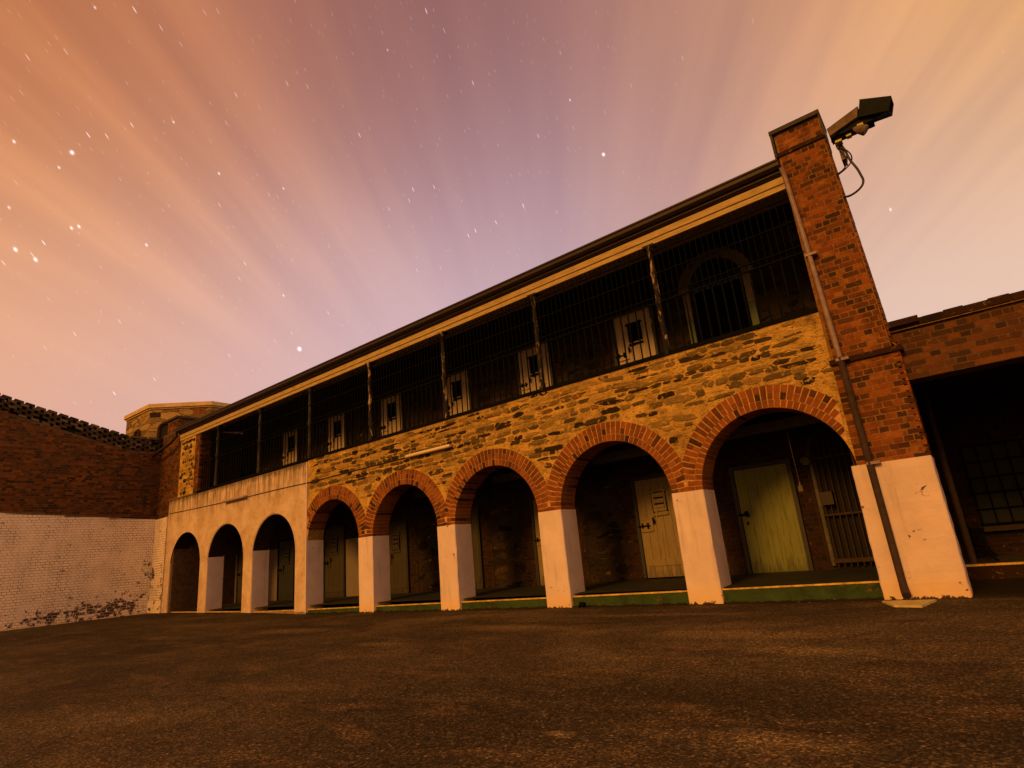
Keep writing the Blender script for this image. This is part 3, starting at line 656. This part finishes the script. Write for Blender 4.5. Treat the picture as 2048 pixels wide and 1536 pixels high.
# gallery partitions between cells upstairs
uc=MB(); uc.add([(-6.86,-.02,5.86),(X0,-.02,6.0),(X0,4.8,6.62),(-6.86,4.8,6.4)],[(3,2,1,0)]); part(uc,'gallery_ceiling','ceiling',cb)
rf=MB(); rf.hexa([(-6.95,-.16,5.93),(X0,-.16,6.09),(X0,4.9,6.65),(-6.95,4.9,6.45),(-6.95,-.16,5.95),(X0,-.16,6.11),(X0,4.9,6.68),(-6.95,4.9,6.48)])
rf.v=[(x,y,z-.03) for x,y,z in rf.v]
roof=part(rf,'roof','roof',cb)
zc0,zc1=5.555,5.665
cn=MB()
for prof,dz in (([(.10,0),(-.035,0),(-.035,.085),(.10,.085)],0),([(.10,.09),(-.055,.09),(-.058,.105),(-.045,.112),(-.045,.205),(.10,.205)],0)):
    cn.sweep(prof,-6.9,X0+.02,zc0,zc1)
cn.box(-6.9,X0,.1,.5,5.72,5.80)
part(cn,'cornice','cornice',cb)
gt=MB(); gt.sweep([(.1,.22),(-.06,.22),(-.09,.245),(-.105,.25),(-.105,.285),(.1,.285)],-6.9,X0+.02,zc0,zc1); gt.sweep([(-.10,.285),(-.16,.29),(-.20,.32),(-.205,.37),(-.225,.385),(-.225,.41),(-.20,.41),(-.19,.35),(-.12,.33),(-.10,.42),(-.085,.42)],-6.98,X0+.0,zc0-.01,zc1)
gutter=part(gt,'gutter','gutter',cb)
# --- gallery posts
PXS=[-4.37+2.4435*j for j in range(7)]
for j,x in enumerate(PXS):
    p=MB(); zt_=5.60+.007*(x-0)-.02
    p.tube([(x,.02,3.72),(x,.02,3.86),(x,.02,3.87),(x,.02,4.58),(x,.02,4.60),(x,.02,4.66),(x,.02,4.68),(x,.02,5.12),(x,.02,5.14),(x,.02,5.17),(x,.02,5.19),(x,.02,zt_-.1),(x,.02,zt_-.09),(x,.02,zt_-.02)],
           [.062,.062,.05,.047,.06,.06,.046,.045,.056,.056,.044,.042,.058,.062],12)
    p.box(x-.1,x+.1,-.04,.1,zt_-.02,zt_+.02)
    part(p,'gallery_post','post' if j>=3 else 'greypost',cb,**({'label':'gallery post with flaking cream and black paint'} if j>=3 else {}))
# --- barred grilles, one per bay
ends=[-5.48]+PXS+[X0-.02]
for j in range(8):
    a,b=ends[j],ends[j+1]; gr=MB(); n=max(3,int(round((b-a)/.0965)))
    for k in range(1,n):
        x=a+(b-a)*k/n+(R_()-.5)*.006; e_=(R_()-.5)*.010
        gr.tube([(x,.03,4.66),(x+e_*.5,.03+e_*.5,5.1),(x+e_,.03,5.62+.006*x)],.008,6)
    n=max(3,int(round((b-a)/.146)))
    for k in range(1,n):
        x=a+(b-a)*k/n+(R_()-.5)*.006; e_=(R_()-.5)*.012
        gr.tube([(x,.03,3.72),(x+e_,.03,4.2),(x+e_*.4,.03,4.66)],.0135,7)
    grille=part(gr,'grille','railiron',cb)
    for z,h,y in ((5.50,.015,.012),(5.10,.015,.012),(4.70,.015,.012),(4.585,.02,-.005)):
        z+=.006*(a+b)/2*.6
        rl=MB(); rl.box(a+.03,b-.03 if j<7 else b+.03,y,y+.03,z,z+h); rl.build('rail','railiron',grille)
# --- cell doors
def make_door(w,h,kind,paint,root,label=None):
    d=MB(); nb=5; bwid=w/nb
    for k in range(nb): d.box(k*bwid+.003,(k+1)*bwid-.003,0,.045,0,h)
    d.box(.0,w,.012,.05,.01,h-.01)
    if kind=='cell':
        d.box(.06,w-.02,-.018,0,.20,.33)
    o=d.build('cell_door',paint,root)
    if label: o['label']=label
    for hz in ((.28,h-.32) if kind=='cell' else ()):
        hg=MB(); hg.box(w-.02-w*.42,w+.015,-.012,0,hz-.022,hz+.022); hg.tube([(w+.012,-.02,hz-.05),(w+.012,-.02,hz+.05)],.014,8); hg.build('hinge','iron' if kind!='cell' else paint,o)
    fr=MB(); fr.box(-.07,-.008,-.02,.07,0,h+.07); fr.box(w+.008,w+.07,-.02,.07,0,h+.07); fr.box(-.008,w+.008,-.02,.07,h+.008,h+.07); fr.build('frame','darkdoor' if paint!='darkdoor' else 'iron',o)
    if kind=='cell':
        hp=MB(); hx=w*.40; hp.box(hx,hx+.27,-.03,0,h-.62,h-.22); hp.box(hx-.05,hx+.31,-.035,-.012,h-.26,h-.225); hp.box(hx-.03,hx+.29,-.035,-.012,h-.70,h-.665); hp.box(hx+.04,hx+.07,-.03,0,h-.72,h-.62)
        for k in range(3): hp.box(hx+.03,hx+.24,-.045,-.03,h-.56+k*.11,h-.51+k*.11)
        hp.build('hatch','iron' if root is upper else paint,o)
        hs=MB()
        for k in range(3): hs.box(hx+.035,hx+.235,-.034,-.03,h-.5+k*.11,h-.47+k*.11)
        hs.box(hx-.012,hx,-.034,-.0,h-.64,h-.20); hs.box(hx+.27,hx+.282,-.034,0,h-.64,h-.20)
        hs.build('hatch_slot','iron',o)
        lk=MB(); lk.box(.02,.27,-.022,0,h*.46,h*.60); lk.box(.02,.27,-.03,-.022,h*.585,h*.60); lk.box(.02,.27,-.03,-.022,h*.46,h*.475); lk.build('lock_plate',paint,o)
        bo=MB(); bo.tube([(-.03,-.04,h*.52),(.22,-.04,h*.52)],.012,8); bo.box(.05,.075,-.05,-.02,h*.50,h*.55); bo.box(.16,.19,-.05,-.02,h*.49,h*.55); bo.tube([(.30,-.04,h*.60),(.30,-.04,h*.53),(.33,-.045,h*.57)],.012,6)
        bo.build('bolt','iron',o)
    else:
        bo=MB(); bo.tube([(-.04,-.03,h*.56),(.13,-.03,h*.56)],.018,8); bo.tube([(.09,-.05,h*.59),(.12,-.05,h*.54)],.03,8); bo.box(.075,.095,-.03,0,h*.46,h*.49)
        bo.build('handle','iron',o)
    return o
upper=object()
def copy_tree(o,parent):
    c=o.copy(); COL.objects.link(c); c.parent=parent
    for ch in list(o.children): copy_tree(ch,c)
    return c
off=Vector(cb.location)
cell=make_door(.82,1.80,'cell','lowdoor',cb); cell.location=Vector((8.42,YB-.06,.27))-off
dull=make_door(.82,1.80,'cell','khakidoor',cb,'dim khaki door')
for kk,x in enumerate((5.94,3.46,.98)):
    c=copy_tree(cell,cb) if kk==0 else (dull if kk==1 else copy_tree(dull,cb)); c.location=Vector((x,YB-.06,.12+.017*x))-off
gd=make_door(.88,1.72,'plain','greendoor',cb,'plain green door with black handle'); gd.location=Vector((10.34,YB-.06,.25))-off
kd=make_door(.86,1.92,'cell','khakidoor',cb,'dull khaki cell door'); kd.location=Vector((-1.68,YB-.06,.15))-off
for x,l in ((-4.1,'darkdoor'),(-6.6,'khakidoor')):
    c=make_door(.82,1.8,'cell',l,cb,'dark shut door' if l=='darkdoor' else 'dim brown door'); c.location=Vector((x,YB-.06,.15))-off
upper=cb
def up_door():
    o=make_door(.84,1.78,'cell','creamdoor',cb); return o
ud=up_door(); xs_=[8.46,5.93,3.47,.98,-1.51,-4.0]
for k,x in enumerate(xs_):
    c=ud if k==0 else copy_tree(ud,cb); c.location=Vector((x,YB-.06,3.70))-off
for x in xs_:
    for a,b in ((x-.30,x-.08),(x+.92,x+1.12)):
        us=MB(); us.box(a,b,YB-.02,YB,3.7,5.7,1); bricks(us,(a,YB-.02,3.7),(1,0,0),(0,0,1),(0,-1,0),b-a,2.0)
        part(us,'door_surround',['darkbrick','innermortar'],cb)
# --- barred arched gate in the end bay of the arcade
ga=MB(); GX0,GX1=11.62,12.42; gr_=(GX1-GX0)/2; gc=(GX0+GX1)/2; gsp=2.05
for k in range(9):
    x=GX0+.05+k*(GX1-GX0-.1)/8; t=math.sqrt(max(0,gr_**2-(x-gc)**2)); ga.tube([(x,YB-.12,.28),(x,YB-.12,gsp+t)],.011,6)
for z in (1.05,1.95): ga.box(GX0,GX1,YB-.14,YB-.10,z,z+.03)
ga.box(GX0,GX1,YB-.15,YB-.09,.34,.40); ga.tube([(gc-gr_*math.cos(math.pi*k/20),YB-.12,gsp+gr_*math.sin(math.pi*k/20)) for k in range(21)],.03,8)
gate=part(ga,'arched_gate','pipedark',cb)
gt_=MB(); gt_.tube([(GX0-.03,YB-.03,.3)]+[(gc-(gr_+.03)*math.cos(math.pi*k/20),YB-.03,gsp+(gr_+.03)*math.sin(math.pi*k/20)) for k in range(21)]+[(GX1+.03,YB-.03,.3)],.035,8); gt_.build('gate_frame','beam',gate)
gl=MB(); gl.box(GX0+.03,GX0+.20,YB-.19,YB-.08,1.22,1.42); gl.build('lock_box','gutter',gate)
gv=MB(); gv.box(GX0,GX1,YB-.03,YB-.005,.3,gsp+.36); part(gv,'passage_shade_panel','dark',cb)  # flat dark panel stands for the unlit depth behind the gate
# ------------------------------------------------------------------ downpipe
dp=thing('downpipe','long brown drainpipe leaning down the front of the tall brick pier','drainpipe',(12.66,-.08,.03))
p=MB(); p.tube([(12.515,-.14,5.96),(12.52,-.10,5.88),(12.525,-.085,5.80),(12.56,-.085,5.0),(12.62,-.085,3.0)],.035,12); part(p,'upper_pipe','pipe',dp)
p=MB(); p.tube([(12.62,-.085,3.0),(12.645,-.085,1.55),(12.66,-.085,.18),(12.665,-.11,.11),(12.68,-.19,.055)],[.042,.042,.042,.045,.048],12); part(p,'lower_pipe','pipedark',dp)
for z in (4.52,2.97,1.60):
    p=MB(); xx=12.56+(5.0-z)*.03; p.box(xx-.05,xx+.10,-.125,-.0,z-.018,z+.018); part(p,'bracket','pipe',dp)
el=thing('gutter_outlet','bent grey pipe joining the gutter end to the left brick wall','drainpipe',(-7.0,-.15,5.75))
p=MB(); p.tube([(-6.95,-.15,5.95),(-6.97,-.16,5.70),(-7.1,-.25,5.52),(-7.5,-.3,5.40),(-8.3,-.3,5.28)],.05,10); part(p,'outlet_pipe','gutter',el)
p=MB(); p.tube([(-6.95,-.15,5.70),(-6.95,-.15,5.74)],.062,10); part(p,'collar','gutter',el)
# ------------------------------------------------------------------ splash slab
sl=MB(); sl.hexa([(12.44,-.64,-.01),(12.60,-1.12,-.01),(12.86,-1.2,-.01),(12.96,-.62,-.01),(12.44,-.64,.022),(12.60,-1.12,.022),(12.86,-1.2,.022),(12.96,-.62,.022)])
sl.v=[(x,y+.35 if y<-1 else y+.30,z) for x,y,z in sl.v]
sl.build('splash_slab','slab',label='small pale slab on the asphalt under the end of the drainpipe',category='slab')
gr=MB()
for k in range(420):
    if k<260: x=-7+19.5*R_()**.8; y=-.06-abs(random.gauss(0,.16))
    else: x=-8.25+abs(random.gauss(0,.2)); y=-.1-4.5*R_()
    z=gz(x); r=.005+.014*R_()**2; a=R_()*6.28; t=.3+.7*R_()
    P=[(x+r*math.cos(a+i*1.2566)*(.7+.6*R_()),y+r*t*math.sin(a+i*1.2566)*(.7+.6*R_()),z+.001) for i in range(5)]
    gr.add(P+[(x,y,z+r*(.3+.5*R_()))],[(i,(i+1)%5,5) for i in range(5)],0,R_())
gr.build('grit','oldbrick',kind='stuff',label='loose grit and dry leaves gathered along the foot of the walls',category='grit')
# ------------------------------------------------------------------ lamps on the facade, cable
def tube_lamp(name,label,x0,x1,z,y,mt):
    t=thing(name,label,'light fitting',((x0+x1)/2,y,z),'fluorescent fittings on the facade')
    b=MB(); b.box(x0,x1,y+.0,y+.06,z-.02,z+.035); part(b,'casing','tubegrey',t)
    d=MB(); d.tube([(x0,y-.025,z),(x0+.02,y-.025,z),(x1-.02,y-.025,z),(x1,y-.025,z)],[.028,.036,.036,.028],12); part(d,'diffuser',mt,t)
tube_lamp('tube_lamp','yellowish tube lamp on the ochre stone above the second brick arch',4.24,5.55,3.12,-.075,'tube')
tube_lamp('tube_lamp','grey tube lamp on the white rendered wall at the end of its cable',-3.6,-2.38,3.13,-.10,'tubegrey')
c=MB(); c.tube([(-7.3,-.035,3.20),(-5.5,-.035,3.16),(-3.6,-.035,3.13)],.011,6); c.tube([(-2.38,-.035,3.12),(-1,-.035,3.12),(.46,-.035,3.10),(.52,-.02,3.10),(2.4,-.02,3.115),(4.24,-.02,3.12)],.011,6)
c.build('lamp_cable','cable',label='thin black cable running across the facade to the two tube lamps',category='cable')
# pull switch
t=thing('pull_switch','white pull cord with a small box hanging beside the green door','switch',(11.6,.9,2.4))
p=MB(); p.tube([(11.58,.9,2.5),(11.585,.9,2.0),(11.595,.9,1.52)],.0035,6); part(p,'cord','beam',t)
p=MB(); p.box(11.565,11.625,.88,.92,1.42,1.50); p.tube([(11.595,.9,1.50),(11.595,.9,1.56)],[.02,.008],8); part(p,'switch_box','beam',t)
t=thing('bulkhead_lamp','small white lamp on the wall beside the arched gate','lamp',(11.56,1.9,1.97))
p=MB(); p.tube([(11.57,YB-.02,1.99),(11.57,YB-.10,1.99)],[.05,.05],12); part(p,'base','beam',t)
p=MB(); p.tube([(11.57,YB-.10,1.99),(11.56,YB-.16,1.97),(11.55,YB-.22,1.94)],[.03,.06,.075],12); part(p,'shade','beam',t)
p=MB(); p.tube([(8.21,-.10,.0),(8.21,-.10,.05)],[.04,.045],10); p.tube([(8.21,-.12,.05),(8.30,-.12,.05)],[.04,.035],10)
p.build('pipe_stub','iron',label='small black pipe stub on the ground beside a white pillar',category='pipe')
# ------------------------------------------------------------------ camera housing on the pier
ch=thing('floodlight_housing','weathered steel box with flared dark hood jutting from the top of the brick pier','camera housing',(13.25,-.2,6.1))
b=MB(); y0,y1=-.32,-.06
b.hexa([(13.20,y0,6.00),(13.56,y0,6.10),(13.56,y1,6.10),(13.20,y1,6.00),(13.19,y0,6.12),(13.60,y0,6.25),(13.60,y1,6.25),(13.19,y1,6.12)])
part(b,'box_body','housing',ch)
b=MB(); th=.012
A=[(13.56,y0-.002,6.085),(13.56,y1+.002,6.085),(13.61,y1+.002,6.26),(13.61,y0-.002,6.26)]
B=[(13.92,y0-.06,5.99),(13.92,y1+.08,5.99),(13.99,y1+.08,6.20),(13.96,y0-.06,6.16)]
A=[(13.57,y0-.005,6.085),(13.57,y1+.005,6.085),(13.63,y1+.005,6.36),(13.64,y0-.005,6.33)]
B=[(13.90,y0-.04,5.97),(13.93,y1+.0,6.05),(13.985,y1+.02,6.22),(13.97,y0-.04,6.155)]
def shell(mb,A,B,t=.012):
    A=[Vector(a) for a in A];B=[Vector(a) for a in B];ca=sum(A,Vector())/4;cb_=sum(B,Vector())/4
    Ai=[a+(ca-a).normalized()*t for a in A];Bi=[a+(cb_-a).normalized()*t for a in B]
    vs=A+B+Ai+Bi; fs=[]
    for i in range(4):
        j=(i+1)%4; fs+=[(i,j,4+j,4+i),(8+j,8+i,12+i,12+j),(4+i,4+j,12+j,12+i),(j,i,8+i,8+j)]
    mb.add(vs,fs)
shell(b,A,B); part(b,'hood','hood',ch)
b=MB(); b.box(13.30,13.72,y0+.05,y1-.03,5.99,6.08); part(b,'underside_tray','hood',ch)
b=MB(); b.tube([(13.20,-.2,5.99),(13.34,-.2,5.97),(13.52,-.22,5.955)],[.03,.035,.035],12); part(b,'arm','iron',ch)
b=MB(); b.tube([(13.48,-.26,5.99),(13.54,-.27,5.94),(13.60,-.28,5.885),(13.61,-.28,5.875)],[.02,.06,.072,.055],16); part(b,'lamp_head','housing',ch)
b=MB(); b.box(13.53,13.60,-.29,-.24,5.965,6.01); b.box(13.24,13.32,-.26,-.14,5.90,5.93); b.box(13.38,13.44,-.26,-.18,5.92,5.945); part(b,'clamp','brass',ch)
b=MB(); b.box(13.25,13.30,-.14,.06,5.68,6.12); b.tube([(13.22,-.1,6.1),(13.3,-.15,6.02)],.03,8); part(b,'bracket','housing',ch)
b=MB()
def smooth(P,n=5):
    P=[Vector(p) for p in P]; P=[P[0]*2-P[1]]+P+[P[-1]*2-P[-2]]; out=[]
    for i in range(1,len(P)-2):
        a,b_,c_,d_=P[i-1:i+3]
        for k in range(n):
            t=k/n; out.append(.5*((2*b_)+(c_-a)*t+(2*a-5*b_+4*c_-d_)*t*t+(3*b_-a-3*c_+d_)*t**3))
    return out+[P[-2]]
b.tube(smooth([(13.24,-.15,5.98),(13.24,-.15,5.88),(13.28,-.15,5.78),(13.31,-.14,5.68),(13.29,-.12,5.61),(13.23,-.09,5.56),(13.14,-.04,5.56)]),.009,8)
b.tube(smooth([(13.27,-.17,5.95),(13.28,-.17,5.86),(13.34,-.17,5.77),(13.37,-.16,5.68),(13.35,-.13,5.61),(13.27,-.1,5.56),(13.15,-.04,5.54)]),.009,8)
b.tube(smooth([(13.29,-.15,5.91),(13.32,-.15,5.79),(13.34,-.15,5.64),(13.39,-.15,5.47),(13.41,-.15,5.36),(13.42,-.15,5.27),(13.39,-.15,5.20),(13.32,-.14,5.155),(13.23,-.10,5.15),(13.15,-.04,5.19)]),.015,8); part(b,'loose_cable','cable',ch)
# ------------------------------------------------------------------ left yard wall
LX=-8.35
lw=thing('yard_wall','tall old brick yard wall with whitewashed lower half and honeycomb brick top','wall',(LX,-4,.1))
ztop=lambda y:5.93 if y>-1.1 else min(5.93+.265*(-y-1.1),7.4)
wtop=lambda y:3.12-.058*y
YL=-7.0
b=MB()
ysn=[-14,-6.9,-5,-3,-1.1,0,.35]
for a,c in zip(ysn,ysn[1:]):
    b.add([(LX-.35,a,.0),(LX,a,0),(LX,c,0),(LX-.35,c,0),(LX-.35,a,ztop(a)-.5),(LX,a,ztop(a)-.5),(LX,c,ztop(c)-.5),(LX-.35,c,ztop(c)-.5)],[(4,5,6,7),(1,2,6,5),(3,0,4,7),(0,1,5,4),(2,3,7,6)],1)
sk=lambda u,v:(v+3.0>ztop(YL+u)-(.46 if YL+u<-4.1 else .56)) or (v+3.0<wtop(YL+u)-.02)
bricks(b,(LX,YL,3.0),(0,1,0),(0,0,1),(1,0,0),-YL+.1,4.4,0,skip=sk,proud=.004)
part(b,'brick_face',['oldbrick','oldmortar'],lw)
b=MB()
for a,c in zip(ysn[:-1],ysn[1:-1]):
    b.add([(LX-.01,a,0),(LX+.035,a,0),(LX+.035,c,0),(LX-.01,c,0),(LX-.01,a,wtop(a)),(LX+.035,a,wtop(a)),(LX+.035,c,wtop(c)),(LX-.01,c,wtop(c))],[(4,5,6,7),(1,2,6,5)],1)
sk=lambda u,v:v+.1>wtop(YL+u)-.02
bricks(b,(LX+.035,YL,.1),(0,1,0),(0,0,1),(1,0,0),-YL-.06,3.5,0,skip=sk,proud=.0045,j=.009)
part(b,'whitewashed_face',['whitebrick','whitejoint'],lw)
b=MB()
b.hexa([(LX,-7,wtop(-7)-.005),(LX+.06,-7,wtop(-7)-.005),(LX+.06,-1.3,wtop(-1.3)-.005),(LX,-1.3,wtop(-1.3)-.005),(LX,-7,wtop(-7)+.05),(LX+.03,-7,wtop(-7)+.04),(LX+.03,-1.3,wtop(-1.3)+.03),(LX,-1.3,wtop(-1.3)+.04)])
part(b,'ledge','oldmortar',lw)
b=MB(); y=-7.0; ci=0
pit=.29; rh=.084
for row in range(7):
    k=0
    yy=-7.0+(row%2)*pit/2
    while yy<.3:
        top=ztop(yy); nrow=6 if yy>-4.1 else 5
        # sloping courses: row 0 is the top one
        if row<nrow and not(R_()<.05 and row>0):
            zc=top-rh*(row+.5)+(R_()-.5)*.012
            bl=.20 if row>0 else .22
            x0=LX-.30; x1=LX+.01+(R_()-.5)*.03
            dz=-.265*bl/2 if yy<-1.1 else 0
            t=R_()
            yy0=yy; yy=yy+(R_()-.5)*.03; b.hexa([(x0,yy-bl/2,zc-rh*.45-dz),(x1,yy-bl/2,zc-rh*.45-dz),(x1,yy+bl/2,zc-rh*.45+dz),(x0,yy+bl/2,zc-rh*.45+dz),
                    (x0,yy-bl/2,zc+rh*.45-dz),(x1,yy-bl/2,zc+rh*.45-dz),(x1,yy+bl/2,zc+rh*.45+dz),(x0,yy+bl/2,zc+rh*.45+dz)],0,t); yy=yy0
        yy+=pit; k+=1
for row in range(6):   # mortar beds and back leaf that close most of the holes
    pass
for a,c in zip([-7,-4.1,-2.7,-1.1],[-4.1,-2.7,-1.1,.3]):
    d=.19
    b.hexa([(LX-.3,a,ztop(a)-.62),(LX-.15,a,ztop(a)-.62),(LX-.15,c,ztop(c)-.62),(LX-.3,c,ztop(c)-.62),(LX-.3,a,ztop(a)-d),(LX-.15,a,ztop(a)-d),(LX-.15,c,ztop(c)-d),(LX-.3,c,ztop(c)-d)],1,.3)
part(b,'honeycomb_top',['honeybrick','dark'],lw)
# ------------------------------------------------------------------ octagonal tower
ZT=9.8
def at_z(x,y,z): r=ray(x,y); return CAM+r*((z-CAM.z)/r.z)
Bp=at_z(298,808,ZT); Cp=at_z(424,802,ZT); e=(Cp-Bp); e.z=0; side=e.length; u=e.normalized(); nrm=Vector((u.y,-u.x,0))
if nrm.dot(CAM-Bp)<0: nrm=-nrm
cen=(Bp+Cp)/2-nrm*(side/2*(1+math.sqrt(2))); cen.z=0
RR=side/2/math.sin(math.pi/8)
a0=math.atan2(Bp.y-cen.y,Bp.x-cen.x)
tw=thing('octagonal_tower','stone octagonal tower with pale coping rising behind the yard wall','tower',(cen.x,cen.y,0))
def octa(mb,r,z0,z1,mi=0,r1=None):
    P=[(cen.x+r*math.cos(a0+k*math.pi/4),cen.y+r*math.sin(a0+k*math.pi/4)) for k in range(8)]
    mb.add([(x,y,z0) for x,y in P]+[(x,y,z1) for x,y in P],[(i,(i+1)%8,8+(i+1)%8,8+i) for i in range(8)]+[tuple(range(8,16)),tuple(range(7,-1,-1))],mi)
b=MB(); octa(b,RR-.14,0,ZT-.22); part(b,'wall','paleston',tw)
b=MB(); octa(b,RR,ZT-.20,ZT); octa(b,RR-.08,ZT-.27,ZT-.20); part(b,'coping','toppale',tw)
# windows and a vent on its faces, as recessed dark panels in frames
def on_face(k,s,z):  # k face index, s from 0..1 along the face
    r=RR-.14
    p=Vector((cen.x+r*math.cos(a0+k*math.pi/4),cen.y+r*math.sin(a0+k*math.pi/4),0)); q=Vector((cen.x+r*math.cos(a0+(k+1)*math.pi/4),cen.y+r*math.sin(a0+(k+1)*math.pi/4),0))
    d=(q-p).normalized(); o=p.lerp(q,s); o.z=z; n=Vector((d.y,-d.x,0)); 
    if n.dot(o-Vector((cen.x,cen.y,z)))<0: n=-n
    return o,d,n
kBC=0 if abs((Vector((cen.x+RR*math.cos(a0+math.pi/4),cen.y+RR*math.sin(a0+math.pi/4),0))-Vector((Cp.x,Cp.y,0))).length)<.3 else 7
kAB=7 if kBC==0 else 0
def arched_win(k,s,z,w,h,name,mt,frame=None):
    o,d,n=on_face(k,s,z); b=MB(); pts=[(-w,0),(w,0)]+[(w*math.cos(math.pi*t/10),h-w+w*math.sin(math.pi*t/10)) for t in range(11)]
    P=[o+d*x+Vector((0,0,y))+n*.02 for x,y in pts]; Q=[p-n*.05 for p in P]; m_=len(P)
    b.add(P+Q,[tuple(range(m_)),tuple(range(2*m_-1,m_-1,-1))]+[(i,(i+1)%m_,m_+(i+1)%m_,m_+i) for i in range(m_)]); pw=part(b,name,mt,tw)
    if frame:
        b=MB(); b.tube([o+d*x+Vector((0,0,y))+n*.02 for x,y in pts[1:]+[pts[0]]],.09,6); b.build('frame',frame,pw)
s0=(lambda s:s if kBC==0 else 1-s)
arched_win(kBC,s0(.28),ZT-2.15,.33,1.15,'window','dark','darkbrick'); arched_win(kAB,s0(.55),ZT-2.0,.27,.9,'window','dark','darkbrick')
o_,d_,n_=on_face(kBC,s0(.08),ZT-.68)
b=MB(); b.hexa([o_+n_*.01-d_*.25,o_+n_*.01+d_*.25,o_-n_*.1+d_*.25,o_-n_*.1-d_*.25]+[q+Vector((0,0,.26)) for q in (o_+n_*.01-d_*.25,o_+n_*.01+d_*.25,o_-n_*.1+d_*.25,o_-n_*.1-d_*.25)],0,.8); part(b,'vent','darkbrick',tw)
o_,d_,n_=on_face(kBC,s0(.80),ZT-.62)
b=MB(); b.hexa([o_+n_*.01-d_*.3,o_+n_*.01+d_*.3,o_-n_*.1+d_*.3,o_-n_*.1-d_*.3]+[q+Vector((0,0,.22)) for q in (o_+n_*.01-d_*.3,o_+n_*.01+d_*.3,o_-n_*.1+d_*.3,o_-n_*.1-d_*.3)],0,.8); part(b,'brick_patch','brick',tw)
# ------------------------------------------------------------------ right wing with dark verandah
vw=thing('brick_wing','low brick wing with a dark open verandah right of the tall pier','building',(16,.1,0))
XR=22
b=MB(); b.box(X1-.17,XR,.12,.45,2.56,3.30,1); b.box(18.5,19.2,.12,.45,0,2.56,1)
bricks(b,(X1-.16,.12,2.56),(1,0,0),(0,0,1),(0,-1,0),5.7,.70,0,proud=.003)
part(b,'parapet_wall',['oldbrick','oldmortar'],vw)
b=MB(); b.box(X1-.15,XR,.07,.5,3.20,3.205,1); b.box(X1-.15,XR,.09,.5,3.21,3.31,0)
for k in range(40): b.box(X1+.32+k*.22,X1+.32+k*.22+.2,.075+R_()*.01,.2,3.215+R_()*.01,3.305+R_()*.015,0,R_())
b.box(X1-.1,X1+.28,.02,.4,3.25,3.33,0); 
part(b,'coping',['darkbrick','mortar'],vw)
b=MB(); b.box(12.92,XR,.47,4.2,2.75,2.9); part(b,'verandah_roof','ceiling',vw)
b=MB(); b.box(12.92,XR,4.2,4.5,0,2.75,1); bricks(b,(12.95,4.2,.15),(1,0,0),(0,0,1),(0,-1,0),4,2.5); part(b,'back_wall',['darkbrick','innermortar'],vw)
b=MB(); b.box(12.92,XR,2.2,4.2,0,.195); part(b,'verandah_floor','vfloor',vw)
b=MB(); b.box(12.92,XR,2.19,2.26,.175,.202); part(b,'yellow_edge','yellow',vw)
b=MB(); b.box(12.92,XR,2.17,2.19,0,.17); part(b,'step_face','darkbrick',vw)
b=MB(); b.tube([(13.33,2.3,.2),(13.33,2.3,2.75)],.045,10); part(b,'verandah_post','pipedark',vw)
b=MB(); b.tube([(17.0,2.3,.2),(17.0,2.3,2.75)],.045,10); part(b,'verandah_post','pipedark',vw)
b=MB(); b.box(13.55,15.0,4.165,4.195,.70,1.98); win=part(b,'window','glass',vw)
b=MB()
for k in range(8): b.box(13.55+k*.20,13.575+k*.20,4.14,4.165,.68,2.0)
for z in (.68,.92,1.18,1.44,1.70,1.97): b.box(13.52,15.03,4.135,4.165,z,z+.028)
b.build('window_bars','iron',win)
b=MB(); b.box(13.5,15.1,4.05,4.2,.58,.66); part(b,'sill','vfloor',vw)
# bench on the verandah
bn=thing('bench','black iron bench standing on the dark verandah behind the post','bench',(13.45,3.2,.2))
for y in (2.65,3.9):
    b=MB(); b.tube([(13.62,y,.205),(13.56,y,.26),(13.52,y,.38),(13.52,y,.62)],.018,8); b.tube([(13.33,y,.205),(13.36,y,.3),(13.36,y,.62),(13.31,y,.98)],.018,8); b.tube([(13.36,y,.62),(13.55,y,.62)],.016,8); b.tube([(13.36,y,.4),(13.52,y,.33)],.012,8)
    part(b,'leg_frame','iron',bn)
b=MB(); 
for k in range(4): b.box(13.345+k*.055,13.39+k*.055,2.6,3.95,.635,.655)
part(b,'seat','iron',bn)
b=MB(); b.box(13.315,13.335,2.6,3.95,.78,.84); b.box(13.30,13.32,2.6,3.95,.90,.96); part(b,'backrest','iron',bn)
